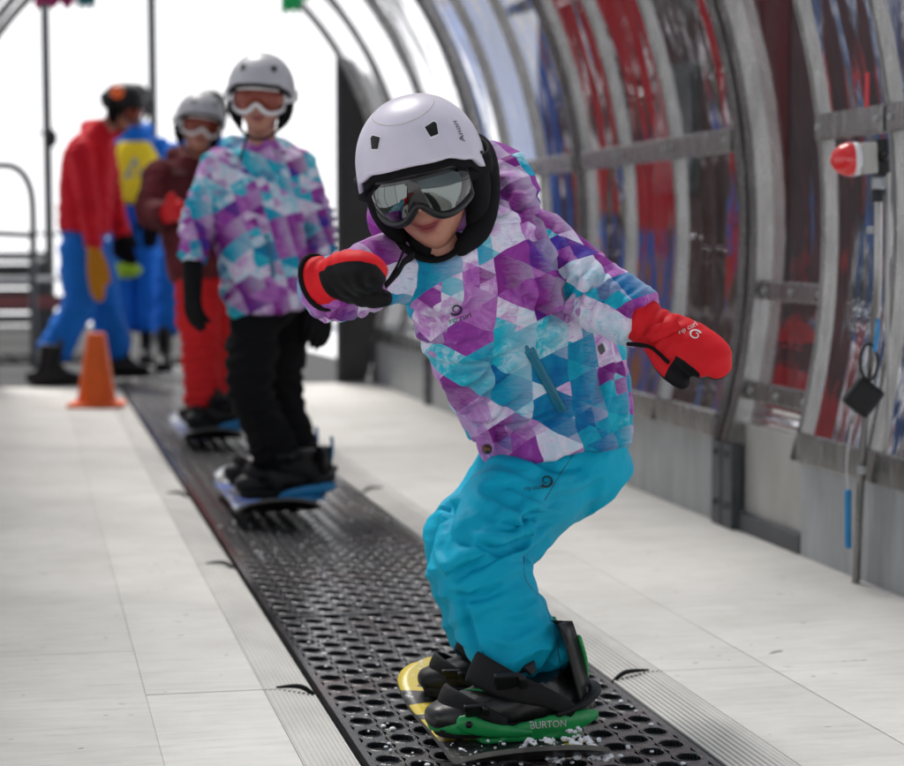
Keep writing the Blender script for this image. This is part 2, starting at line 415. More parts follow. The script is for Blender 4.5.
ALU = simple('aluminium', (.24, .235, .228), .26, metal=.85, var=.32, vscale=10, stretch=(3, 3, .6), bump=.08, bscale=90)
DARKSTEEL = simple('dark_steel', (.09, .095, .105), .5, metal=.6, var=.25, vscale=14)
DARKPANEL = simple('dark_panel', (.03, .031, .033), .5, var=.3, vscale=5)
SNOW = simple('snow', (.86, .88, .91), .85, var=.05, vscale=1.2, bump=.6, bscale=14)
SNOWC = simple('snow_clump', (.88, .90, .94), .7, var=.06, vscale=60, bump=.6, bscale=240)
def set_sss(m, w, rad, sc):
    b = m.node_tree.nodes['Principled BSDF']; b.inputs['Subsurface Weight'].default_value = w; b.inputs['Subsurface Radius'].default_value = rad; b.inputs['Subsurface Scale'].default_value = sc

def lens_mat(name, col, rough=.06, metal=1.0):
    m, t, b = nodes_of(name)
    b.inputs['Base Color'].default_value = (*col, 1); b.inputs['Metallic'].default_value = metal; b.inputs['Roughness'].default_value = rough
    tc = N(t, 'ShaderNodeTexCoord'); nz = N(t, 'ShaderNodeTexNoise', i_Scale=60, i_Detail=3); L(t, tc.outputs['Object'], nz.inputs['Vector'])
    mr = N(t, 'ShaderNodeMapRange'); mr.inputs['To Min'].default_value = rough*.5; mr.inputs['To Max'].default_value = rough*1.8; L(t, nz.outputs[0], mr.inputs[0]); L(t, mr.outputs[0], b.inputs['Roughness'])
    return m
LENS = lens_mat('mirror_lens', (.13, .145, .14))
LENSO = lens_mat('orange_lens', (.16, .028, .014), .12, .35)

def skin_mat():
    m, t, b = nodes_of('skin')
    at_ = N(t, 'ShaderNodeAttribute', attribute_name='lip')
    tc = N(t, 'ShaderNodeTexCoord'); nz = N(t, 'ShaderNodeTexNoise', i_Scale=28, i_Detail=5); L(t, tc.outputs['Object'], nz.inputs['Vector'])
    r = ramp(t, [(.3, (.33, .135, .09)), (.7, (.42, .20, .145))]); L(t, nz.outputs[0], r.inputs[0])
    mx = N(t, 'ShaderNodeMix', data_type='RGBA'); L(t, at_.outputs['Fac'], mx.inputs[0]); L(t, r.outputs[0], mx.inputs[6]); mx.inputs[7].default_value = (.20, .028, .032, 1)
    L(t, mx.outputs[2], b.inputs['Base Color']); b.inputs['Roughness'].default_value = .45
    b.inputs['Subsurface Weight'].default_value = .12; b.inputs['Subsurface Radius'].default_value = (1, .35, .2); b.inputs['Subsurface Scale'].default_value = .008
    n2 = N(t, 'ShaderNodeTexNoise', i_Scale=420, i_Detail=2); L(t, tc.outputs['Object'], n2.inputs['Vector'])
    bp = N(t, 'ShaderNodeBump', i_Strength=.15, i_Distance=.0008); L(t, n2.outputs[0], bp.inputs['Height']); L(t, bp.outputs[0], b.inputs['Normal'])
    return m
SKIN = skin_mat()

def pane_mat():
    m, t, b = nodes_of('clear_pane'); t.nodes.remove(b)
    out = [n for n in t.nodes if n.type == 'OUTPUT_MATERIAL'][0]
    tc = N(t, 'ShaderNodeTexCoord'); oi = N(t, 'ShaderNodeObjectInfo')
    mp = N(t, 'ShaderNodeMapping'); mp.inputs['Scale'].default_value = (1.2, 5.0, 1.1); L(t, tc.outputs['Object'], mp.inputs[0])
    ad = N(t, 'ShaderNodeVectorMath', operation='ADD'); L(t, mp.outputs[0], ad.inputs[0])
    cm = N(t, 'ShaderNodeCombineXYZ'); ml = N(t, 'ShaderNodeMath', operation='MULTIPLY'); L(t, oi.outputs['Random'], ml.inputs[0]); ml.inputs[1].default_value = 37
    for k in range(3): L(t, ml.outputs[0], cm.inputs[k])
    L(t, cm.outputs[0], ad.inputs[1])
    n1 = N(t, 'ShaderNodeTexNoise', i_Scale=1.1, i_Detail=1.2, i_Distortion=.3); L(t, ad.outputs[0], n1.inputs['Vector'])
    n2 = N(t, 'ShaderNodeTexNoise', i_Scale=6, i_Detail=2); L(t, ad.outputs[0], n2.inputs['Vector'])
    b1 = N(t, 'ShaderNodeBump', i_Strength=.42, i_Distance=.012); L(t, n1.outputs[0], b1.inputs['Height'])
    b2 = N(t, 'ShaderNodeBump', i_Strength=.10, i_Distance=.003); L(t, n2.outputs[0], b2.inputs['Height']); L(t, b1.outputs[0], b2.inputs['Normal'])
    gl = N(t, 'ShaderNodeBsdfGlossy', i_Roughness=.025); gl.inputs['Color'].default_value = (.90, .90, .92, 1); L(t, b2.outputs[0], gl.inputs['Normal'])
    tr = N(t, 'ShaderNodeBsdfTransparent'); tr.inputs['Color'].default_value = (.92, .925, .935, 1)
    fz = N(t, 'ShaderNodeLayerWeight', i_Blend=.5)
    pw = N(t, 'ShaderNodeMath', operation='POWER'); L(t, fz.outputs['Facing'], pw.inputs[0]); pw.inputs[1].default_value = 1.15
    mr = N(t, 'ShaderNodeMapRange'); mr.inputs['To Min'].default_value = .05; mr.inputs['To Max'].default_value = 1; L(t, pw.outputs[0], mr.inputs[0])
    mx = N(t, 'ShaderNodeMixShader'); L(t, mr.outputs[0], mx.inputs[0]); L(t, tr.outputs[0], mx.inputs[1]); L(t, gl.outputs[0], mx.inputs[2])
    # haze of scratches and dried melt water
    n3 = N(t, 'ShaderNodeTexNoise', i_Scale=14, i_Detail=6, i_Roughness=.7); L(t, ad.outputs[0], n3.inputs['Vector'])
    m3 = N(t, 'ShaderNodeMapRange'); m3.inputs['From Min'].default_value = .45; m3.inputs['From Max'].default_value = .8; m3.inputs['To Min'].default_value = .01; m3.inputs['To Max'].default_value = .08; L(t, n3.outputs[0], m3.inputs[0])
    df = N(t, 'ShaderNodeBsdfDiffuse'); df.inputs['Color'].default_value = (.5, .5, .52, 1)
    m4 = N(t, 'ShaderNodeMixShader'); L(t, m3.outputs[0], m4.inputs[0]); L(t, mx.outputs[0], m4.inputs[1]); L(t, df.outputs[0], m4.inputs[2])
    L(t, m4.outputs[0], out.inputs['Surface'])
    return m
PANE = pane_mat()

def deck_mat():
    m, t, b = nodes_of('deck_matting')
    tc = N(t, 'ShaderNodeTexCoord'); oi = N(t, 'ShaderNodeObjectInfo')
    n1 = N(t, 'ShaderNodeTexNoise', i_Scale=3, i_Detail=8, i_Roughness=.65); L(t, tc.outputs['Object'], n1.inputs['Vector'])
    mp = N(t, 'ShaderNodeMapping'); mp.inputs['Scale'].default_value = (3, 22, 1); L(t, tc.outputs['Object'], mp.inputs[0])
    n2 = N(t, 'ShaderNodeTexNoise', i_Scale=2, i_Detail=6, i_Roughness=.7); L(t, mp.outputs[0], n2.inputs['Vector'])
    n3 = N(t, 'ShaderNodeTexVoronoi', i_Scale=9, feature='F1'); 
    mp3 = N(t, 'ShaderNodeMapping'); mp3.inputs['Scale'].default_value = (.55, 1.9, 1); L(t, tc.outputs['Object'], mp3.inputs[0])
    n4 = N(t, 'ShaderNodeTexNoise', i_Scale=4, i_Detail=3); L(t, tc.outputs['Object'], n4.inputs['Vector'])
    am = N(t, 'ShaderNodeVectorMath', operation='MULTIPLY_ADD'); L(t, n4.outputs['Color'], am.inputs[0]); am.inputs[1].default_value = (.5, .5, .5); L(t, mp3.outputs[0], am.inputs[2])
    L(t, am.outputs[0], n3.inputs['Vector'])
    r1 = ramp(t, [(.3, (.53, .522, .495)), (.5, (.60, .592, .565)), (.72, (.66, .652, .628))]); L(t, n1.outputs[0], r1.inputs[0])
    r2 = ramp(t, [(.28, (.74, .73, .71)), (.45, (.93, .925, .915)), (.6, (1, 1, 1))]); L(t, n2.outputs[0], r2.inputs[0])
    r3 = ramp(t, [(.05, (.20, .18, .16)), (.085, (1, 1, 1))]); L(t, n3.outputs['Distance'], r3.inputs[0])
    ma = N(t, 'ShaderNodeMix', data_type='RGBA', blend_type='MULTIPLY'); ma.inputs[0].default_value = .8; L(t, r1.outputs[0], ma.inputs[6]); L(t, r2.outputs[0], ma.inputs[7])
    mb = N(t, 'ShaderNodeMix', data_type='RGBA', blend_type='MULTIPLY'); mb.inputs[0].default_value = .75; L(t, ma.outputs[2], mb.inputs[6]); L(t, r3.outputs[0], mb.inputs[7])
    hv = N(t, 'ShaderNodeHueSaturation'); L(t, mb.outputs[2], hv.inputs['Color'])
    rv = N(t, 'ShaderNodeMapRange'); rv.inputs['To Min'].default_value = .94; rv.inputs['To Max'].default_value = 1.05; L(t, oi.outputs['Random'], rv.inputs[0]); L(t, rv.outputs[0], hv.inputs['Value'])
    L(t, hv.outputs[0], b.inputs['Base Color']); b.inputs['Roughness'].default_value = .72
    n5 = N(t, 'ShaderNodeTexNoise', i_Scale=260, i_Detail=2); L(t, tc.outputs['Object'], n5.inputs['Vector'])
    bp = N(t, 'ShaderNodeBump', i_Strength=.25, i_Distance=.002); L(t, n5.outputs[0], bp.inputs['Height']); L(t, bp.outputs[0], b.inputs['Normal'])
    return m
DECK = deck_mat()
LIP = simple('ribbed_edge_matting', (.50, .492, .47), .65, var=.12, vscale=8, stretch=(1, .5, 1))

def belt_mat():
    m, t, b = nodes_of('belt_rubber')
    tc = N(t, 'ShaderNodeTexCoord')
    n1 = N(t, 'ShaderNodeTexNoise', i_Scale=5, i_Detail=7, i_Roughness=.7); L(t, tc.outputs['Object'], n1.inputs['Vector'])
    r1 = ramp(t, [(.35, (.032, .031, .033)), (.55, (.062, .060, .063)), (.75, (.12, .11, .11))]); L(t, n1.outputs[0], r1.inputs[0])
    n6 = N(t, 'ShaderNodeTexNoise', i_Scale=2.4, i_Detail=3); L(t, tc.outputs['Object'], n6.inputs['Vector'])
    r6 = ramp(t, [(.52, (0, 0, 0)), (.7, (.5, .5, .5))]); L(t, n6.outputs[0], r6.inputs[0])
    mx = N(t, 'ShaderNodeMix', data_type='RGBA'); L(t, r6.outputs[0], mx.inputs[0]); L(t, r1.outputs[0], mx.inputs[6]); mx.inputs[7].default_value = (.11, .05, .042, 1)
    # frost film in specks
    n2 = N(t, 'ShaderNodeTexNoise', i_Scale=70, i_Detail=5, i_Roughness=.75); L(t, tc.outputs['Object'], n2.inputs['Vector'])
    r2 = ramp(t, [(.62, (0, 0, 0)), (.75, (.5, .5, .5))]); L(t, n2.outputs[0], r2.inputs[0])
    m2 = N(t, 'ShaderNodeMix', data_type='RGBA'); L(t, r2.outputs[0], m2.inputs[0]); L(t, mx.outputs[2], m2.inputs[6]); m2.inputs[7].default_value = (.5, .52, .55, 1)
    L(t, m2.outputs[2], b.inputs['Base Color'])
    rr = N(t, 'ShaderNodeMapRange'); rr.inputs['To Min'].default_value = .10; rr.inputs['To Max'].default_value = .30; b.inputs['Specular IOR Level'].default_value = .8; L(t, n1.outputs[0], rr.inputs[0]); L(t, rr.outputs[0], b.inputs['Roughness'])
    n5 = N(t, 'ShaderNodeTexNoise', i_Scale=160, i_Detail=3); L(t, tc.outputs['Object'], n5.inputs['Vector'])
    bp = N(t, 'ShaderNodeBump', i_Strength=.14, i_Distance=.002); L(t, n5.outputs[0], bp.inputs['Height']); L(t, bp.outputs[0], b.inputs['Normal'])
    return m
BELT = belt_mat()
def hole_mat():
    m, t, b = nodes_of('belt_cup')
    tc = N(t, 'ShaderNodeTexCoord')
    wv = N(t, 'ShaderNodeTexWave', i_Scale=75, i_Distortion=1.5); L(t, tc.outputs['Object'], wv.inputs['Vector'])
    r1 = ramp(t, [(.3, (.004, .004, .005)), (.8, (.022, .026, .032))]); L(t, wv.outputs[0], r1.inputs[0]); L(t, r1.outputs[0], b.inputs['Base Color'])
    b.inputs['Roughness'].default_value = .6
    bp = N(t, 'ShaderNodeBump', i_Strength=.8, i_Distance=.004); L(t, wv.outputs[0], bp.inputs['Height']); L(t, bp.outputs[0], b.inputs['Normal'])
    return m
CUP = hole_mat()

# ------------------------------------------------------------------ the ground
def build_ground():
    xs = np.concatenate([np.linspace(-260, -14, 26), np.linspace(-12, 12, 33), np.linspace(14, 260, 26)])
    ys = np.concatenate([np.linspace(-120, -6, 16), np.linspace(-4, 30, 40), np.linspace(32, 420, 60)])
    X, Y = np.meshgrid(xs, ys)
    s = np.clip((Y-26)/60, 0, None)
    Z = -.13+.06*perlin(np.c_[X.ravel()*.22, Y.ravel()*.22, np.zeros(X.size)]).reshape(X.shape)*(np.clip(np.abs(X)-1.6, 0, 1)+np.clip((Y-13)/4, 0, 1))
    Z = Z+9*s**1.25+1.6*perlin(np.c_[X.ravel()*.02, Y.ravel()*.02, np.ones(X.size)*.3]).reshape(X.shape)*np.clip(s, 0, 1)
    Z = Z+np.clip((np.abs(X)-9)/60, 0, None)**1.3*9
    Z = np.where((Y < 0), Z+np.clip(-Y/40, 0, 3)*2.0*np.clip(-Y/20, 0, 1), Z)
    nx, ny = len(xs), len(ys)
    V = np.c_[X.ravel(), Y.ravel(), Z.ravel()]
    Fc = [(j*nx+i, j*nx+i+1, (j+1)*nx+i+1, (j+1)*nx+i) for j in range(ny-1) for i in range(nx-1)]
    o = link('snow_ground', mesh_from(V, Fc), SNOW, None, True); tag(o, kind='structure')
build_ground()

# walkways either side of the belt: each slab of matting a piece of its own
HB = .292       # half width of the belt opening
MODS = [3.82+1.535*k for k in range(-3, 6)]        # cross joints
def walkway(side, name):
    root = empty(name, (0, 0, 0)); tag(root, kind='structure')
    cuts = [c for c in MODS]+[12.05]
    cuts[0] = -2.6
    cuts = sorted(set([-2.6]+[c for c in MODS if -2 < c < 11.6]+[12.05]))
    rnd = random.Random(3 if side > 0 else 5)
    for y0, y1 in zip(cuts[:-1], cuts[1:]):
        # ribbed edge strip: real grooves run along the belt
        n = 11; x0 = HB+.010; wd = .101
        prof = []
        prof.append((x0, -.07)); prof.append((x0, -.016))
        for k in range(n):
            a = x0+wd*k/n; z = -.014+.014*min(1, (k/n)*1.5)
            w = wd/n
            prof += [(a+w*.12, z+.0), (a+w*.55, z), (a+w*.68, z-.0016), (a+w*.98, z-.0016)]
        prof += [(x0+wd, 0), (x0+wd, -.07)]
        V = []; Fc = []
        g = .0035
        for yy in (y0+g, y1-g):
            for a, z in prof: V.append((side*a, yy, z))
        m = len(prof)
        for k in range(m-1): Fc.append((k, k+1, m+k+1, m+k) if side < 0 else (k, m+k, m+k+1, k+1))
        Fc.append(tuple(range(m))); Fc.append(tuple(range(2*m-1, m-1, -1)))
        link('edge_strip', mesh_from(V, Fc), LIP, root)
        # inner and outer slabs
        xa, xb, xc = HB+.006+.105+.001, .630, 1.34
        for (p, q, sh) in ((xa, xb-.0007, 0), (xb+.0007, xc, .42)):
            a0, a1 = y0+(sh if y0 > -2 else 0), y1+(sh if y1 < 12 else 0)
            dz = rnd.uniform(-.0006, .0006)
            box('deck_slab', (side*(p+q)/2, (a0+a1)/2, -.035+dz), (q-p, a1-a0-.0009, .07), DECK, root, bev=.0007)
        # dark joint clip across the edge strip
        if 3 < y0 < 8: 
            bm = bmesh.new()
            v, f = loft([(side*(x0-.002), y0, -.020), (side*(x0+.02), y0, -.002), (side*(x0+.04), y0-.003*side, .003), (side*(x0+.075), y0+.003, .0025)], [.004, .005, .0045, .002], n=8, sub=4)
            link('joint_clip', mesh_from(v, f), BLACKR, root, True)
    box('sub_frame', (side*.868, 4.7, -.0368), (.925, 14.55, .068), DECK, root, bev=0)
walkway(1, 'walkway_right'); walkway(-1, 'walkway_left')

# conveyor belt with moulded cups
def build_belt():
    root = empty('conveyor_belt', (0, 3.8, -.03))
    tag(root, 'black rubber conveyor belt with rows of oval cups between the pale walkways', 'conveyor belt')
    tx, ty = .0505, .093; nc = 11; n = 16
    ang = [2*math.pi*k/n+math.pi/n*0 for k in range(n)]
    V, Fc, MI = [], [], []
    y0, y1 = .6, 14.6
    rows = int((y1-y0)/ty)
    ztop = -.012
    for c in range(nc):
        cx = (c-(nc-1)/2)*tx
        for r_ in range(rows):
            cy = y0+(r_+(.5 if c % 2 else 0))*ty
            o = len(V)
            for a in ang:      # outer rectangle
                ca, sa = math.cos(a), math.sin(a)
                k = min(tx/2/abs(ca) if abs(ca) > 1e-6 else 9, ty/2/abs(sa) if abs(sa) > 1e-6 else 9)
                V.append((cx+ca*k, cy+sa*k, ztop))
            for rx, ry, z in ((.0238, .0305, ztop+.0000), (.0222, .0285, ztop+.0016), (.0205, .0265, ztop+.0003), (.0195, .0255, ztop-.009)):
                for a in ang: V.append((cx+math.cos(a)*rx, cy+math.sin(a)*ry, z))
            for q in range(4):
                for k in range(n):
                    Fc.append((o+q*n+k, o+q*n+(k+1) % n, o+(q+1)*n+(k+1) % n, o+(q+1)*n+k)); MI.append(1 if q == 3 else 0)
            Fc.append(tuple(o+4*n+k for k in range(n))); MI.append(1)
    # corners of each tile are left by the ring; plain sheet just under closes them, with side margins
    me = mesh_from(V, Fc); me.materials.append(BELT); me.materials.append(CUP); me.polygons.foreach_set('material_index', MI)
    o = link('cup_sheet', me, None, root)
    o['kind'] = 'stuff'
    bm = bmesh.new()
    hw = nc*tx/2
    for s in (-1, 1): box_bm(bm, Vector((s*(hw+.006), 7.0, -.02)), (.012, 15.2, .016))
    box_bm(bm, Vector((0, 7.0, -.027)), (hw*2, 15.2, .008))
    link('carcass', bm_mesh(bm), BELT, root)
    # vulcanised splices across the belt
    for y in (4.62, 8.9, 12.6):
        box('splice', (0, y, -.0105), (hw*2, .012, .004), ALU, root, bev=.001)
    # snow dust trodden into the cups near the splice
    return root
build_belt()

# ------------------------------------------------------------------ the tunnel
EA, EB, EZ = 1.31, 1.74, .88
def arch(z):          # x of the inner wall at height z
    return EA*math.sqrt(max(0, 1-((z-EZ)/EB)**2))
def arch_t(t, off=0):  # t = angle from horizontal
    return (EA+off)*math.cos(t), EZ+(EB+off)*math.sin(t)
def ang_z(z): return math.asin((z-EZ)/EB)
tun = empty('tunnel_canopy', (0, 7.5, 0))
tag(tun, 'long arched tunnel of clear plastic panes on grey metal ribs over the belt', 'tunnel')
def rib_mesh(w, dep, z0=.0):
    ts = np.linspace(ang_z(max(z0, .02)), math.pi-ang_z(max(z0, .02)), 64)
    V, Fc = [], []
    prof = [(0, -w/2), (0, -w*.12), (-.006, -w*.12), (-.006, w*.12), (0, w*.12), (0, w/2), (dep, w/2), (dep, -w/2)]
    prof = [(o, y) for o, y in prof]
    for t in ts:
        for o, y in prof:
            x, z = arch_t(t, o-.012); V.append((x, y, z))
    n = len(prof)
    for i in range(len(ts)-1):
        for k in range(n): Fc.append((i*n+k, i*n+(k+1) % n, (i+1)*n+(k+1) % n, (i+1)*n+k))
    Fc.append(tuple(range(n))); Fc.append(tuple((len(ts)-1)*n+k for k in range(n-1, -1, -1)))
    me = mesh_from(V, Fc)
    bm = bmesh.new(); bm.from_mesh(me); bmesh.ops.recalc_face_normals(bm, faces=bm.faces); bm.to_mesh(me); bm.free()
    return me
wide, thin = rib_mesh(.064, .05, .262), rib_mesh(.021, .04, .262)
for me in (wide, thin): me.materials.append(ALU)
def put(name, me, y, x=0, z=0):
    o = bpy.data.objects.new(name, me); COL.objects.link(o); o.parent = tun; o.location = (x, y-7.5, z); return o
WIDE = [5.70, 5.795, 7.52, 7.615, 9.30, 9.395, 10.35, 11.99]
THIN = [3.02, 3.62, 4.20, 4.70, 5.16, 6.42, 7.0, 8.2, 8.8, 11.2]
for y in WIDE: put('wide_rib', wide, y)
for y in THIN: put('thin_rib', thin, y)
# feet of the wide ribs
for y in WIDE:
    for s in (-1, 1):
        ft = box('rib_foot', (s*1.236, y, .13), (.034, .082, .26), DARKSTEEL, tun, bev=.004)
        for z in (.07, .225):
            v, f = loft([(s*1.222, y, z), (s*1.208, y, z)], [.011, .009], n=6, sub=1, round_ends=(False, False), ref=(0, 1, 0)); link('bolt', mesh_from(v, f), DARKSTEEL, ft)
bays = sorted(WIDE+THIN)
def halfw(y): return .032 if y in WIDE else .0105
def pane_sheet(y0, y1, z0, z1, side, off=.006, top=False):
    t0 = ang_z(z0); t1 = math.pi/2 if top else ang_z(z1)
    n = 22; k = 6; V, Fc = [], []
    rnd = random.Random(int(y0*100)+int(z0*10)+side)
    bul = rnd.uniform(-.006, .012); ph = rnd.uniform(0, 6)
    for i in range(n+1):
        t = t0+(t1-t0)*i/n
        for j in range(k+1):
            y = y0+(y1-y0)*j/k
            o = off+bul*math.sin(math.pi*j/k)*(.6+.4*math.sin(i*.5+ph))
            x, z = arch_t(t, o); V.append((side*x, y, z))
    for i in range(n):
        for j in range(k): Fc.append((i*(k+1)+j, i*(k+1)+j+1, (i+1)*(k+1)+j+1, (i+1)*(k+1)+j))
    return mesh_from(V, Fc)
RAIL_Z, BASE_Z = 1.175, .265
for y0, y1 in zip(bays[:-1], bays[1:]):
    if y1-y0 < .2: continue
    a, b_ = y0+halfw(y0), y1-halfw(y1)
    gap = abs(y0-5.16) < .01
    for s in (-1, 1):
        if not gap:
            xb = arch(.13)
            pa, pb_ = (a if y0 in WIDE else y0+.001), (b_ if y1 in WIDE else y1-.001)
            box('base_panel', (s*1.247, (pa+pb_)/2, .128), (.012, pb_-pa, .266), STEEL, tun, bev=.002)
            xr = arch(.305)
            box('base_rail', (s*(xr-.004), (a+b_)/2, .302), (.03, b_-a, .078), ALU, tun, bev=.004)
            r_ = box('side_rail', (s*(arch(RAIL_Z)-.012), (a+b_)/2, RAIL_Z), (.034, b_-a-.002, .07), ALU, tun, bev=.004)
            for yy in (a+.03, b_-.03):
                v, f = loft([(s*(arch(RAIL_Z)-.028), yy, RAIL_Z), (s*(arch(RAIL_Z)-.036), yy, RAIL_Z)], [.009, .007], n=8, sub=1, round_ends=(False, False), ref=(0, 1, 0)); link('bolt', mesh_from(v, f), STEEL, r_)
            link('pane', pane_sheet(a-.004, b_+.004, .335, RAIL_Z-.03, s), PANE, tun, True)
            link('pane', pane_sheet(a-.004, b_+.004, RAIL_Z+.03, 0, s, top=True), PANE, tun, True)
        else:
            for z in (.72, .42):
                r_ = box('gap_rail', (s*(arch(z)+.02), (a+b_)/2, z), (.03, b_-a-.002, .055), ALU, tun, bev=.004)
                for yy in (a+.04, (a+b_)/2, b_-.04):
                    v, f = loft([(s*(arch(z)+.006), yy, z), (s*(arch(z)-.004), yy, z)], [.009, .007], n=8, sub=1, round_ends=(False, False), ref=(0, 1, 0)); link('bolt', mesh_from(v, f), STEEL, r_)
            box('kick_panel', (s*1.272, (a+b_)/2, .185), (.012, b_-a+.16, .27), GREYBOX, tun, bev=.002); link('pane', pane_sheet(a-.004, b_+.004, .32, .395, s, off=.03), PANE, tun, True)
            link('pane', pane_sheet(a-.004, b_+.004, .445, .695, s, off=.03), PANE, tun, True)
            link('pane', pane_sheet(a-.004, b_+.004, .745, 0, s, off=.03, top=True), PANE, tun, True)
            box('gap_sill', (s*1.275, (a+b_)/2, .026), (.07, y1-y0-.05, .056), DARKSTEEL, tun, bev=.003)
# ridge rail
box('ridge_rail', (0, 7.5, EZ+EB-.035), (.08, 9.0, .03), ALU, tun, bev=.004)
# dark end boards either side of the far mouth
for s in (-1, 1):
    xi = 1.02
    V = []; zs = [0, .5, 1.0, 1.5, 1.9, 2.12]
    bm = bmesh.new()
    ring_f = [(xi, 0), (arch(.02)+.05, 0)]+[(arch(z)+.05, z) for z in (.3, .6, .9, 1.2, 1.5, 1.75)]+[(xi, 2.05)]
    vs0 = [bm.verts.new((s*x, 12.06, z)) for x, z in ring_f]; vs1 = [bm.verts.new((s*x, 12.12, z)) for x, z in ring_f]
    bm.faces.new(vs0); bm.faces.new(vs1[::-1])
    for k in range(len(ring_f)): bm.faces.new((vs0[k], vs1[k], vs1[(k+1) % len(ring_f)], vs0[(k+1) % len(ring_f)]))
    bmesh.ops.recalc_face_normals(bm, faces=bm.faces)
    eb = link('end_board', bm_mesh(bm), DARKPANEL, tun)
    box('edge_trim', (s*(xi-.002), 12.045, 1.0), (.022, .03, 2.0), DARKSTEEL, eb, bev=.003)

# ------------------------------------------------------------------ heads, helmets, goggles
def rotm(yaw, pitch, roll):
    return Matrix.Rotation(R(yaw), 3, 'Z') @ Matrix.Rotation(R(pitch), 3, 'X') @ Matrix.Rotation(R(roll), 3, 'Y')
def xf(me, c, M, s=1.0):
    me.transform(Matrix.Translation(Vector(c)) @ M.to_4x4() @ Matrix.Scale(s, 4)); me.update(); return me
def xfv(V, c, M, s=1.0):
    c = Vector(c); return [c+M @ (Vector(tuple(p))*s) for p in V]
HX, HY, HZ = .107, .128, .118     # helmet shell half sizes
def helmet_pt(az, el, grow=0):
    """az 0 = front (-y), el up"""
    ce, se = math.cos(el), math.sin(el)
    ce = abs(ce)**.92
    hy = HY if math.cos(az) < 0 else HY*.93
    return np.array([math.sin(az)*ce*(HX+grow), -math.cos(az)*ce*(hy+grow), .018+se*(HZ+grow)])
def rim_el(az, drop=0):
    a = abs((az+math.pi) % (2*math.pi)-math.pi)
    pts = [(0, 13), (35, 11), (60, 3), (78, -9), (100, -16), (130, -22), (180, -26)]
    d = math.degrees(a)
    for (a0, e0), (a1, e1) in zip(pts[:-1], pts[1:]):
        if d <= a1:
            t = (d-a0)/(a1-a0); t = t*t*(3-2*t); return R(e0+(e1-e0)*t-drop)
    return R(-26-drop)
def helmet_shell(grow, drop, thick, na=72, ne=26):
    V, Fc = [], []
    for lay, gr in ((0, grow), (1, grow-thick)):
        for j in range(ne+1):
            for i in range(na):
                az = 2*math.pi*i/na; eb = rim_el(az, drop)
                el = math.pi/2*.995+(eb-math.pi/2*.995)*j/ne
                flare = .004*max(0, (j/ne-.8)/.2)**2 if lay == 0 else 0
                V.append(helmet_pt(az, el, gr+flare))
    m = na*(ne+1)
    for lay in (0, 1):
        for j in range(ne):
            for i in range(na):
                q = (lay*m+j*na+i, lay*m+(j+1)*na+i, lay*m+(j+1)*na+(i+1) % na, lay*m+j*na+(i+1) % na)
                Fc.append(q if lay == 0 else q[::-1])
        Fc.append(tuple(lay*m+i for i in range(na))[::1 if lay == 0 else -1])
    for i in range(na): Fc.append((ne*na+i, m+ne*na+i, m+ne*na+(i+1) % na, ne*na+(i+1) % na))
    return mesh_from(V, Fc)
def on_helmet(pts, grow=.0): return [helmet_pt(a, e, grow) for a, e in pts]
def gog_pt(a, v, grow=0):     # a = azimuth, v = height
    return np.array([math.sin(a)*(.083+grow), -math.cos(a)*(.103+grow)-.004+.0*v, v])
def gog_edges(a):
    d = abs(math.degrees(a))
    top = .030-.010*(d/70)**2
    bot = -.046+.012*(d/70)**3
    bot += .024*math.exp(-(d/13)**2)-.004*math.exp(-((d-36)/18)**2)
    return bot, top
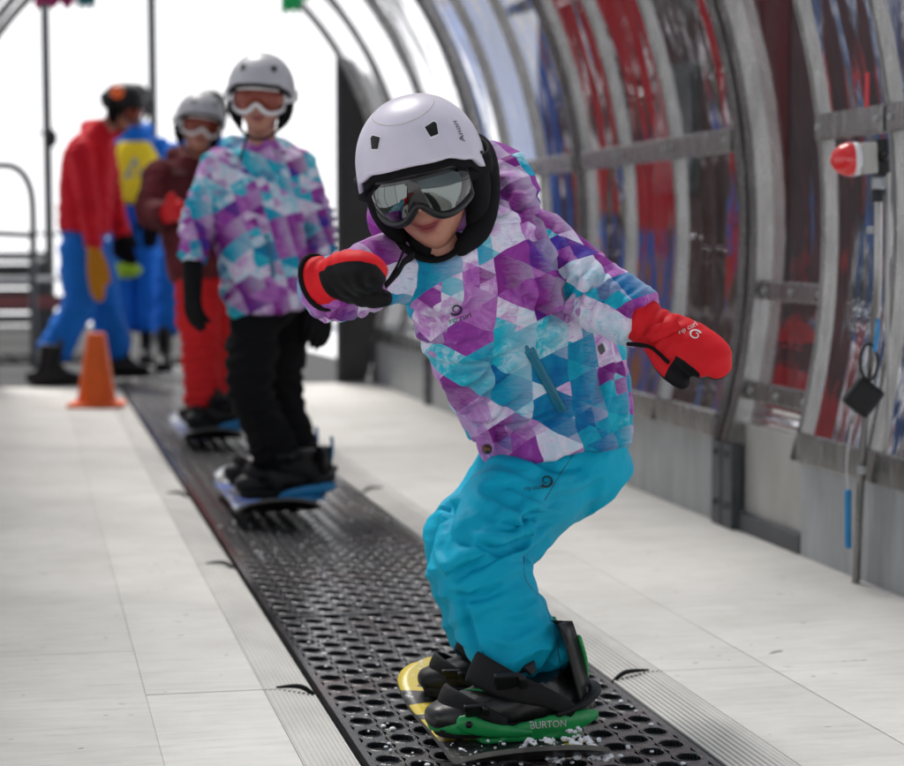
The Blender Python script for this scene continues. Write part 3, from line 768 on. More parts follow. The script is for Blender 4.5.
def goggles(parent, c, M, s, fmat, lmat, split_reflection, smat):
    g = None
    A = np.linspace(-R(66), R(66), 49)
    # lens
    def sheet(a0, a1, inset, grow):
        V, Fc = [], []; aa = np.linspace(a0, a1, 29); nv = 12
        for a in aa:
            b, t = gog_edges(a); b += inset; t -= inset
            for k in range(nv+1): V.append(gog_pt(a, b+(t-b)*k/nv, grow+.006*math.sin(math.pi*k/nv)))
        for i in range(28):
            for k in range(nv): Fc.append((i*(nv+1)+k, (i+1)*(nv+1)+k, (i+1)*(nv+1)+k+1, i*(nv+1)+k+1))
        return V, Fc
    # frame: closed tube round the outline + thick skirt behind
    loop = [gog_pt(a, gog_edges(a)[1], .0) for a in A]+[gog_pt(a, gog_edges(a)[0], .0) for a in A[::-1]]
    L2 = loop+[loop[0]]
    V, Fc = loft(L2, [(.0075, .0075)]*len(L2), n=10, sub=1, round_ends=(False, False), ref=(0, 1, 0))
    skirt = []
    for (fr_, off) in ((.001, 0), (-.022, 0)):
        for a in A:
            b, t = gog_edges(a)
            skirt.append(gog_pt(a, b+.002, fr_)); skirt.append(gog_pt(a, t-.002, fr_))
    n = len(A); SF = []
    for i in range(n-1):
        for tb in (0, 1): SF.append((2*i+tb, 2*(i+1)+tb, 2*n+2*(i+1)+tb, 2*n+2*i+tb))
    for i in range(n-1): SF.append((2*i, 2*(i+1), 2*(i+1)+1, 2*i+1))
    Vf, Ff = merge((V, Fc), (skirt, SF))
    g = link('goggles', mesh_from(xfv(Vf, c, M, s), Ff), fmat, parent, True)
    if split_reflection:
        # lens reflection built in: two bright mirror patches, a dark wedge between
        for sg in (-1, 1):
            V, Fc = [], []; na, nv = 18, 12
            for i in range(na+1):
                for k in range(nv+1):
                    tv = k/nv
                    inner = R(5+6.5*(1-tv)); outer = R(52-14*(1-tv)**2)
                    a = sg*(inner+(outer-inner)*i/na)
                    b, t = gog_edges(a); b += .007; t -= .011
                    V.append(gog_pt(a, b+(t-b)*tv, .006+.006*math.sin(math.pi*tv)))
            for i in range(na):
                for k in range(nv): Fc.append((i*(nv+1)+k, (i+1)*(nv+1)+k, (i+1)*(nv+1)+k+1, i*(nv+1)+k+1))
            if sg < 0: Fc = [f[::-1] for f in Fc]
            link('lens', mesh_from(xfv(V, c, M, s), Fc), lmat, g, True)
        V, Fc = sheet(-R(64), R(64), .003, .003); link('surround_and_dark_reflection', mesh_from(xfv(V, c, M, s), Fc), MAT['black_gloss'], g, True)
    else:
        V, Fc = sheet(-R(60), R(60), .006, .004); link('lens', mesh_from(xfv(V, c, M, s), Fc), lmat, g, True)
    # strap round the back of the helmet
    V, Fc = [], []; aa = np.linspace(R(64), R(296), 50)
    for a in aa:
        for z, gr in ((-.018, .0), (.014, .0), (.014, .004), (-.018, .004)):
            k = abs(math.degrees(a)-180); sp = 0.030*(1-max(0, (k-95))/25) if k > 95 else .030
            p = np.array([math.sin(a)*(.083+sp+gr), -math.cos(a)*(.103+sp*.9+gr)+.004, z+.022*(1-k/120)]); V.append(p)
    for i in range(len(aa)-1):
        for k in range(4): Fc.append((i*4+k, i*4+(k+1) % 4, (i+1)*4+(k+1) % 4, (i+1)*4+k))
    link('strap', mesh_from(xfv(V, c, M, s), Fc), smat, g, True)
    return g
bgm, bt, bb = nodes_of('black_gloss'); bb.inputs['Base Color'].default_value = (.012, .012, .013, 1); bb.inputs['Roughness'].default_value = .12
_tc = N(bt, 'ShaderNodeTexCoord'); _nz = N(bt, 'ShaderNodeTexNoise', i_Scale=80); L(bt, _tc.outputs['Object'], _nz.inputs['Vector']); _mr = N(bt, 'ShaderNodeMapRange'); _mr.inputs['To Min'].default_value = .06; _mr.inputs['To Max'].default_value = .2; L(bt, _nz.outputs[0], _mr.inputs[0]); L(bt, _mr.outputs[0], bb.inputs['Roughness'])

def head_mesh(hi=True):
    nu, nv = (128, 96) if hi else (48, 36)
    V, Fc = ellipsoid((0, 0, 0), (1, 1, 1), None, nu, nv)
    V = np.array(V); z = V[:, 2]; zz = z*np.where(z < 0, .124, .112)
    wx = np.where(z < 0, .074*(1-.30*np.clip(-z, 0, 1)**1.7), .074)
    x = V[:, 0]*wx; fr = V[:, 1] < 0
    y = V[:, 1]*np.where(fr, .088, .092)
    # jaw comes forward
    y = np.where(fr & (z < 0), y-.012*np.clip(-z, 0, 1)*np.clip(-V[:, 1]*1.6, 0, 1), y)
    p = np.c_[x, y, zz]
    def G(cx, cz, sx, sz): return np.exp(-((p[:, 0]-cx)/sx)**2-((p[:, 2]-cz)/sz)**2)*(p[:, 1] < -.02)
    f = 0
    f = f+.021*G(0, -.030, .009, .010)+.012*G(0, -.010, .007, .018)            # nose tip and bridge
    f = f+.006*G(-.011, -.031, .006, .006)+.006*G(.011, -.031, .006, .006)     # nostril wings
    f = f-.009*G(-.030, .006, .016, .012)-.009*G(.030, .006, .016, .012)       # eye sockets
    f = f+.005*G(-.036, -.036, .018, .016)+.005*G(.036, -.036, .018, .016)     # cheeks
    f = f+.006*G(0, -.102, .018, .013)                                         # chin
    zl = -.0665+13.0*p[:, 0]**2                                                 # smiling lip line
    def Lp(off, s, w=.025): return np.exp(-((p[:, 2]-zl-off)/s)**2)*np.exp(-(p[:, 0]/w)**4)*(p[:, 1] < -.02)
    f = f+.005*Lp(.0052, .0036)+.0062*Lp(-.0062, .0042, .018)-.0075*Lp(0, .0022, .024)
    f = f-.003*G(0, -.085, .016, .005)
    p[:, 1] -= f
    lip = np.clip(Lp(.0045, .0042)+Lp(-.0058, .0048, .019)+Lp(0, .003), 0, 1)
    me = mesh_from(p, Fc)
    a = me.attributes.new('lip', 'FLOAT', 'POINT'); a.data.foreach_set('value', lip.astype(np.float32))
    return me
def build_head(root, c, M, s, shell, fmat, lmat, smat, detail, neck_to, pads=True):
    hm = head_mesh(detail)
    # neck is part of the same skin: stretch a plug downwards
    xf(hm, c, M, s)
    v, f = loft([Vector(c)+M @ Vector((0, .02, -.06))*s, (Vector(c)+M @ Vector((0, .02, -.06))*s+Vector(neck_to))/2, Vector(neck_to)], [.048*s, .046*s, .052*s], n=16, sub=4)
    off = len(hm.vertices)
    bm = bmesh.new(); bm.from_mesh(hm)
    lay = bm.verts.layers.float.get('lip')
    nv = [bm.verts.new(p) for p in v]
    for q in f: bm.faces.new([nv[i] for i in q])
    bm.to_mesh(hm); bm.free()
    head = link('head', hm, SKIN, root, True)
    # eyes behind the goggles
    for sx in (-1, 1):
        V, Fc = ellipsoid((sx*.030, -.072, .006), (.012, .012, .012), None, 16, 10)
        link('eye', mesh_from(xfv(V, c, M, s), Fc), WHITEP, head, True)
    he = link('helmet', xf(helmet_shell(.0, 0, .008), c, M, s), shell, root, True)
    link('liner', xf(helmet_shell(-.007, 6.5, .014), c, M, s), FOAM, he, True)
    tree = bvh(he.data)
    # four vents
    for az, el in ((-33, 37), (33, 37)):
        sg = 1 if az > 0 else -1
        ctr = Vector(helmet_pt(R(az), R(el)))
        def qd(k): return [(-.008*k, -.012*k), (.006*k, -.0105*k), (.012*k, .008*k), (.009*k, .0125*k), (-.010*k, .007*k)]
        for nm, k, lift, mt in (('vent_rim', 1.22, .0009, MAT['white_plastic'] if shell is SHELL else shell), ('vent', 1.0, .0018, BLACKP)):
            e1 = Vector((math.cos(R(az)), math.sin(R(az)), 0)); e2 = Vector((0, 0, 1))
            nrm = ctr.normalized(); e2 = (e2-nrm*e2.dot(nrm)).normalized(); e1 = e2.cross(nrm)*1
            pts = [(sg*a, b) for a, b in qd(k)]
            pts = pts if sg > 0 else pts[::-1]
            # subdivide the outline as a fan so that it hugs the shell
            P2 = [(0, 0)]+[(a*q, b*q) for q in (.5, 1) for a, b in pts]; F2 = [(0, 1+i, 1+(i+1) % 5) for i in range(5)]+[(1+i, 6+i, 6+(i+1) % 5, 1+(i+1) % 5) for i in range(5)]
            E1, E2 = M @ e1, M @ e2
            if E1.cross(E2).dot(M @ nrm) < 0: E1 = -E1
            v, f = decal([(a*s, b*s) for a, b in P2], F2, Vector(c)+M @ ctr*s, E1, E2, tree, lift)
            link(nm, mesh_from(v, f), mt, he)
    # seam of the crown panel and rivets
    if detail:
        pts = []
        for k in range(41):
            u = -1+2*k/40; az = u*R(88); el = R(50)+R(16)*abs(u)**1.6
            pts.append(helmet_pt(az, el, -.0004))
        v, f = loft(pts, [.0011]*len(pts), n=6, sub=1); link('crown_seam', mesh_from(xfv(v, c, M, s), f), GREYT, he, True)
        for az, el in ((80, 2), (-80, 2)):
            v, f = ellipsoid(helmet_pt(R(az), R(el), .0015), (.003, .003, .003), None, 10, 6); link('rivet', mesh_from(xfv(v, c, M, s), f), BLACKP, he, True)
        # small dark lettering above the ear
        P2, F2 = text2d('Anon', .017)
        ctr = Vector(helmet_pt(R(64), R(26)))
        nrm = ctr.normalized(); e2 = Vector((math.cos(R(64)), math.sin(R(64)), 0)); e2 = (e2-nrm*e2.dot(nrm)).normalized(); up_ = nrm.cross(e2)
        e1 = (up_*.95+e2*.3).normalized(); ee = nrm.cross(e1)
        v, f = decal([(a*s, b*s) for a, b in P2], F2, Vector(c)+M @ ctr*s, M @ e1, M @ ee, tree, .0012)
        link('lettering', mesh_from(v, f), BLACKT, he)
    # ear pads and chin strap
    if pads:
        for sx in (-1, 1):
            V, Fc = (loft([(sx*.085, .02, .0), (sx*.083, .006, -.035), (sx*.075, .000, -.068), (sx*.062, -.010, -.094)], [(.020, .048), (.022, .042), (.020, .032), (.012, .018)], ref=(1, 0, 0), n=16, sub=4))
            link('ear_pad', remesh([(xfv(V, c, M, s), Fc)], .004 if detail else .008, 3), FOAM, he, True)
        st = []
        for k in range(21):
            a = -1+2*k/20
            st.append((a*.066, -.016-.034*(1-a*a), -.098-.034*(1-a*a)))
        v, f = loft(st, [(.0035, .009)]*21, ref=(0, 0, 1), n=8, sub=1); link('chin_strap', mesh_from(xfv(v, c, M, s), f), BLACKCLOTH, he, True)
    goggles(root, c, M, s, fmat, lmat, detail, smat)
    return head, he

# ------------------------------------------------------------------ hands, boots, boards
def two_tone(back, palm):
    nm = back.name+'_with_'+palm.name
    if nm in MAT: return MAT[nm]
    m = back.copy(); m.name = nm; MAT[nm] = m; t = m.node_tree; b = t.nodes['Principled BSDF']
    src = b.inputs['Base Color'].links[0].from_socket
    pc = [n_ for n_ in palm.node_tree.nodes if n_.type == 'VALTORGB'][0].color_ramp.elements[0].color[:]
    an = N(t, 'ShaderNodeAttribute', attribute_name='palm'); gt = N(t, 'ShaderNodeMath', operation='GREATER_THAN'); gt.inputs[1].default_value = 0; L(t, an.outputs['Fac'], gt.inputs[0])
    mx = N(t, 'ShaderNodeMix', data_type='RGBA'); L(t, gt.outputs[0], mx.inputs[0]); L(t, src, mx.inputs[6]); mx.inputs[7].default_value = pc; L(t, mx.outputs[2], b.inputs['Base Color'])
    return m
def mitten(root, wrist, tip, palm_n, thumb_dir, s, back, palm, name='mitten', cuff=.055, vox=.0038, fat=1.0):
    """closed shell mitten: gauntlet cuff, rounded finger pocket, separate thumb"""
    w, tp = Vector(wrist), Vector(tip); d = (tp-w).normalized(); n = Vector(palm_n); n = (n-d*n.dot(d)).normalized(); u = d.cross(n)
    Lg = (tp-w).length
    td = Vector(thumb_dir); td = td-n*td.dot(n)*.6
    side = u if td.dot(u) > 0 else -u
    P = lambda a, b, c_: w+d*a+side*b+n*c_
    body = loft([P(-cuff, 0, 0), P(-cuff*.5, 0, 0), P(0, 0, 0), P(Lg*.28, -.002, 0), P(Lg*.55, -.003, .002), P(Lg*.8, -.002, .008), P(Lg*.97-.012, 0, .014)],
                [(.050*s*fat, .044*s), (.045*s*fat, .040*s), (.038*s*fat, .034*s), (.046*s*fat, .034*s), (.048*s*fat, .033*s), (.043*s*fat, .029*s), (.028*s*fat, .020*s)], ref=tuple(side), n=20, sub=5, round_ends=(False, True))
    th = loft([P(Lg*.10, .022*s, .006), P(Lg*.30, .044*s, .012), P(Lg*.50, .056*s, .016), P(Lg*.64, .060*s, .018)], [.024*s, .021*s, .018*s, .014*s], n=14, sub=5)
    me = remesh([body, th], vox, 3)
    fl = [(P(0, 0, 0), .05, d, .02, .0035), (P(Lg*.3, 0, 0), .05, d+side*.6, .025, .002)]
    folds(me, [(np.array(a), b, np.array(c_), e, f) for a, b, c_, e, f in fl], seed=3, base=.0012)
    me.update(); c = vco(me); nn = vno(me)
    q = c-np.array(w); a = q@np.array(d); b_ = q@np.array(side); cn = q@np.array(n)
    val = np.maximum(np.minimum((cn-.015)*18+.35*(nn@np.array(n)), (a-Lg*.02)*20), np.minimum((b_-.040*s)*40, (a-Lg*.44)*40))
    at_ = me.attributes.new('palm', 'FLOAT', 'POINT'); at_.data.foreach_set('value', val.astype(np.float32))
    me.materials.append(two_tone(back, palm))
    o = link(name, me, None, root, True)
    # cuff welt
    ring = []
    for k in range(25):
        a = 2*math.pi*k/24; ring.append(P(-cuff*.9, math.cos(a)*.0495*s*fat, math.sin(a)*.0435*s))
    v, f = loft(ring, [.0042]*25, n=8, sub=1); link('cuff_welt', mesh_from(v, f), BLACKCLOTH, o, True)
    return o, (w, d, n, side, Lg)
def glove(root, wrist, d, palm_n, thumb_sign, s, mat, vox=.006):
    """relaxed five-finger glove"""
    w, d = Vector(wrist), Vector(d).normalized(); n = Vector(palm_n); n = (n-d*n.dot(d)).normalized(); u = d.cross(n)*thumb_sign
    P = lambda a, b, c_: w+d*a*s+u*b*s+n*c_*s
    parts = [loft([P(-.06, 0, 0), P(-.01, 0, 0), P(.04, 0, 0), P(.085, 0, .002)], [(.036*s, .034*s), (.032*s, .028*s), (.046*s, .024*s), (.044*s, .020*s)], ref=tuple(u), sub=4)]
    for k, ln in enumerate((.078, .086, .08, .064)):
        b = .034-.0225*k
        parts.append(loft([P(.075, b, 0), P(.085+ln*.45, b*1.12, .006), P(.085+ln*.8, b*1.12, .020), P(.085+ln, b*1.08, .036)], [.0125*s, .0118*s, .011*s, .009*s], n=10, sub=4))
    parts.append(loft([P(.01, .026, .004), P(.05, .056, .012), P(.085, .068, .022)], [.018*s, .0145*s, .011*s], n=10, sub=4))
    me = remesh(parts, vox, 2); return link('glove', me, mat, root, True)
def boot(root, ankle, toe_dir, s, mat, sole_mat, lean=(0, 0, 1), top=.20, vox=.006, name='boot', zs=1.0):
    a = Vector(ankle); t = Vector(toe_dir); t.z = 0; t.normalize(); sd = Vector((0, 0, 1)).cross(t); up = Vector(lean).normalized()
    g = Vector((a.x, a.y, a.z-.085*s*zs))     # sole plane under the ankle
    P = lambda f, b, z: g+t*f*s+sd*b*s+Vector((0, 0, z*s*zs))
    foot = loft([P(-.075, 0, .045), P(-.03, 0, .05), P(.04, 0, .052), P(.10, 0, .045), P(.15, 0, .038), P(.175, 0, .034)], [(.042*s, .042*s*zs), (.047*s, .048*s*zs), (.048*s, .050*s*zs), (.051*s, .043*s*zs), (.048*s, .034*s*zs), (.034*s, .026*s*zs)], ref=tuple(sd), sub=4, sq=2.5)
    shaft = loft([P(-.02, 0, .05), a+up*min(.03, top*.3)*s, a+up*top*.6*s, a+up*top*s], [(.046*s, .054*s), (.044*s, .050*s), (.046*s, .052*s), (.050*s, .054*s)], ref=tuple(sd), sub=4, round_ends=(True, False))
    tongue = loft([P(.095, 0, .085), a+t*.055*s+up*min(.04, top*.4)*s, a+t*.058*s+up*(top*.7)*s, a+t*.060*s+up*(top+.02)*s], [(.030*s, .014*s), (.034*s, .018*s), (.036*s, .018*s), (.034*s, .014*s)], ref=tuple(sd), sub=4)
    me = remesh([foot, shaft, tongue], vox, 3)
    folds(me, [(np.array(a+t*.02), .06, np.array(up), .022, .002)], seed=9, base=.001)
    o = link(name, me, mat, root, True)
    V, Fc = [], []
    prof = []
    for k in range(32):
        an = 2*math.pi*k/32; f = math.cos(an); q = math.sin(an)
        ff = .05+(.130 if f > 0 else .132)*np.sign(f)*abs(f)**.75; bb_ = .052*np.sign(q)*abs(q)**.7*(1-.12*(f < 0))
        prof.append((ff, bb_))
    for z, k in ((-.004, .97), (.012, 1.02), (.024, 1.0)):
        for f, q in prof: V.append(P((f-.05)*k+.05, q*k, z))
    m = 32
    for r_ in range(2):
        for k in range(m): Fc.append((r_*m+k, r_*m+(k+1) % m, (r_+1)*m+(k+1) % m, (r_+1)*m+k))
    Fc.append(tuple(range(m-1, -1, -1))); Fc.append(tuple(2*m+k for k in range(m)))
    link('sole', mesh_from(V, Fc), sole_mat, o)
    return o, P, up
def snowboard(name, cx, y_near, y_far, wd, z, top_mat, base_mat, edge_mat, label, tilt=0, group=None):
    root = empty(name, (cx, (y_near+y_far)/2, 0)); tag(root, label, 'snowboard', group)
    Ln = y_far-y_near; n = 44; m = 12
    def outline(t):
        e = min(t, 1-t); k = min(1, e/.13); return wd/2*math.sqrt(max(0, 1-(1-k)**2.4))*(1-.10*math.sin(math.pi*t))
    def prof(t):
        e = min(t, 1-t)*Ln; return .058*max(0, (.21-e)/.21)**1.8
    def zc(t, u): return z+prof(t)
    V, Fc = [], []
    th = .008
    ts = [.5-.5*math.cos(math.pi*i/n) for i in range(n+1)]
    for lay in (0, 1):
        for t in ts:
            w = max(outline(t), .004)
            for j in range(m+1):
                u = -1+2*j/m
                V.append((cx+u*w+tilt*((t-.5)*Ln), y_near+t*Ln, zc(t, u)-(th if lay else 0)))
    q = (n+1)*(m+1); TF, BF, EF = [], [], []
    for i in range(n):
        for j in range(m):
            a = i*(m+1)+j; TF.append((a, a+1, a+m+2, a+m+1)); b = q+a; BF.append((b, b+m+1, b+m+2, b+1))
    bd = [j for j in range(m+1)]+[i*(m+1)+m for i in range(1, n+1)]+[n*(m+1)+j for j in range(m-1, -1, -1)]+[i*(m+1) for i in range(n-1, 0, -1)]
    for k in range(len(bd)):
        a, b = bd[k], bd[(k+1) % len(bd)]; EF.append((a, q+a, q+b, b))
    me = mesh_from(V, TF+BF+EF); me.materials.append(top_mat); me.materials.append(base_mat); me.materials.append(edge_mat)
    me.polygons.foreach_set('material_index', [0]*len(TF)+[1]*len(BF)+[2]*len(EF))
    dk = link('deck', me, None, root)
    for p, k in zip(me.polygons, [0]*len(TF)+[1]*len(BF)+[2]*len(EF)): p.use_smooth = (k != 2)
    return root, zc
def binding(root, P, up, ankle, toe_dir, s, mat, accent, strap, text=None, hb_top=.155):
    """baseplate, heel hoop, highback, ankle and toe straps with buckles; P maps (forward, sideways, up) at the boot"""
    t = Vector(toe_dir); t.z = 0; t.normalize(); sd = Vector((0, 0, 1)).cross(t); a = Vector(ankle)
    be = empty('binding', (0, 0, 0)); be.parent = root
    off = Vector(root.location); be.location = Vector((a.x, a.y, 0))-off
    def ln(name, me, mt, par=be, sm=True): return link(name, me, mt, par, sm)
    parts = []
    for b in (-1, 1):
        parts.append(loft([P(-.095, b*.040, .026), P(-.06, b*.058, .024), P(.0, b*.060, .018), P(.05, b*.060, .012), P(.075, b*.058, .006)], [(.008*s, .011*s), (.008*s, .017*s), (.008*s, .015*s), (.008*s, .011*s), (.007*s, .006*s)], ref=tuple(sd), n=12, sub=4))
    parts.append(loft([P(-.06, 0, -.008), P(.11, 0, -.008)], [(.066*s, .007*s)]*2, ref=tuple(sd), n=16, sub=3, sq=4))
    bp = ln('baseplate', remesh(parts, .0045, 2), accent)
    if text:
        tree = bvh(bp.data); P2, F2 = text2d(text, .016*s)
        side = sd if (sd @ Vector((0, -1, 0))) > 0 else -sd
        v, f = decal(P2, F2, P(.0, 0, .014)+side*.066*s, side.cross(Vector((0, 0, 1)))*-1, (0, 0, 1), tree, .0012)
        ln('lettering', mesh_from(v, f), SILVERT, bp, False)
    # heel hoop
    hp = [P(-.02, -.060, .040), P(-.06, -.060, .055), P(-.092, -.040, .070), P(-.102, 0, .076), P(-.092, .040, .070), P(-.06, .060, .055), P(-.02, .060, .040)]
    v, f = loft(hp, [(.006*s, .014*s)]*7, ref=(0, 0, 1), n=10, sub=5); ln('heel_hoop', mesh_from(v, f), mat)
    # highback, a curved tapering shell leaning with the shin
    V, Fc = [], []; nu, nv = 12, 14
    base = a-t*.082*s
    for lay, o_ in ((0, 0), (1, -.007)):
        for j in range(nv+1):
            q = j/nv; w = (.055-.012*q**2)*s; h = (-.045+hb_top*q)*s
            if q > .8: w *= math.sqrt(max(.05, 1-((q-.8)/.2)**2*.8))
            for i in range(nu+1):
                u = -1+2*i/nu; cv = .030*s*(u*u)*(1-.3*q)
                V.append(base+up*h+sd*u*w+t*(cv+o_+(-.010*s if abs(u) < .3 else 0)))
    m = (nu+1)*(nv+1)
    for lay in (0, 1):
        for j in range(nv):
            for i in range(nu):
                k = lay*m+j*(nu+1)+i; qd = (k, k+1, k+nu+2, k+nu+1); Fc.append(qd if lay else qd[::-1])
    bd = [i for i in range(nu+1)]+[j*(nu+1)+nu for j in range(1, nv+1)]+[nv*(nu+1)+i for i in range(nu-1, -1, -1)]+[j*(nu+1) for j in range(nv-1, 0, -1)]
    for k in range(len(bd)): Fc.append((bd[k], bd[(k+1) % len(bd)], m+bd[(k+1) % len(bd)], m+bd[k]))
    hb = ln('highback', mesh_from(V, Fc), mat)
    hs_ = [base+up*(.0)*s-t*.012*s+sd*.0, base+up*.04*s-t*.020*s, base+up*.08*s-t*.020*s]
    v, f = loft(hs_, [(.010*s, .005*s)]*3, ref=tuple(sd), n=8, sub=3); ln('lean_adjuster', mesh_from(v, f), accent, hb)
    # straps
    def strap_piece(nm, pts, ws, mt, par=be):
        v, f = loft(pts, [(.0055*s, w*s) for w in ws], ref=tuple(-sd), n=10, sub=6, sq=3); return ln(nm, mesh_from(v, f), mt, par)
    A = lambda f, b, h: a+t*f*s+sd*b*s+up*h*s
    an = strap_piece('ankle_strap', [P(-.045, -.064, .045), P(.0, -.068, .075), A(.060, -.054, .016), A(.098, 0, .040), A(.060, .054, .016), P(.0, .068, .075), P(-.045, .064, .045)], [.012, .016, .025, .028, .025, .016, .012], strap)
    tp_ = strap_piece('toe_strap', [P(.075, -.060, .030), P(.115, -.056, .055), P(.150, -.030, .075), P(.160, 0, .080), P(.150, .030, .075), P(.115, .056, .055), P(.075, .060, .030)], [.010, .012, .016, .017, .016, .012, .010], strap)
    near = -1 if (sd @ Vector((0, -1, 0))) < 0 else 1
    for par, ctr, k in ((an, A(.062, near*.056, .026), 1.0), (tp_, P(.128, near*.056, .060), .75)):
        bm = bmesh.new()
        rt = Matrix((t, sd, up)).transposed()
        rt = rt @ Matrix.Rotation(R(-38*near), 3, 'X')
        box_bm(bm, ctr+sd*near*.006*s, (.046*s*k, .016*s*k, .030*s*k), rt, .004*k)
        box_bm(bm, ctr+sd*near*.016*s+up*.006*s, (.052*s*k, .008*s*k, .020*s*k), rt, .003*k)
        box_bm(bm, ctr+sd*near*.020*s-t*.020*s*k, (.014*s*k, .012*s*k, .026*s*k), rt, .003*k)
        ln('buckle', bm_mesh(bm), BLACKP, par, False)
    return be

# ------------------------------------------------------------------ snowboard graphics
def board_top(name, c1, c2, c3, sc=7):
    m, t, b = nodes_of(name)
    tc = N(t, 'ShaderNodeTexCoord')
    nz = N(t, 'ShaderNodeTexNoise', i_Scale=sc, i_Detail=1, i_Distortion=2); L(t, tc.outputs['Object'], nz.inputs['Vector'])
    r = ramp(t, [(.0, c1), (.44, c2), (.56, c3), (.66, c1)], 'CONSTANT'); L(t, nz.outputs[0], r.inputs[0])
    n2 = N(t, 'ShaderNodeTexNoise', i_Scale=55, i_Detail=6, i_Roughness=.7); L(t, tc.outputs['Object'], n2.inputs['Vector'])
    r2 = ramp(t, [(.58, (0, 0, 0)), (.68, (.7, .7, .7))]); L(t, n2.outputs[0], r2.inputs[0])
    mx = N(t, 'ShaderNodeMix', data_type='RGBA'); L(t, r2.outputs[0], mx.inputs[0]); L(t, r.outputs[0], mx.inputs[6]); mx.inputs[7].default_value = (.7, .73, .78, 1)
    L(t, mx.outputs[2], b.inputs['Base Color']); b.inputs['Roughness'].default_value = .35
    return m
TOP_Y = board_top('yellow_board_print', (.020, .020, .022), (.62, .47, .03), (.02, .02, .022), 4)
TOP_B = board_top('blue_board_print', (.010, .07, .34), (.012, .012, .016), (.45, .48, .52), 5)
EDGE = simple('board_edge', (.11, .11, .10), .35, metal=.3, var=.3, vscale=30)
BASEB = simple('board_base', (.012, .012, .013), .35)

def snow_lumps(name, label, spots, seed, group=None, kind='stuff'):
    rnd = random.Random(seed); parts = []
    for (x, y, z), r in spots:
        for k in range(3):
            parts.append(ellipsoid((x+rnd.uniform(-r, r)*.7, y+rnd.uniform(-r, r)*.7, z+rnd.uniform(0, r)*.5), (r*rnd.uniform(.5, 1), r*rnd.uniform(.5, 1), r*rnd.uniform(.4, .9)), None, 8, 6))
    me = remesh(parts, .0028, 0)
    c = vco(me); n = vno(me); setco(me, c+n*(.006*perlin(c*90+seed)+.003*perlin(c*220))[:, None])
    o = link(name, me, SNOWC, None, False); tag(o, label, 'snow', group, kind); return o

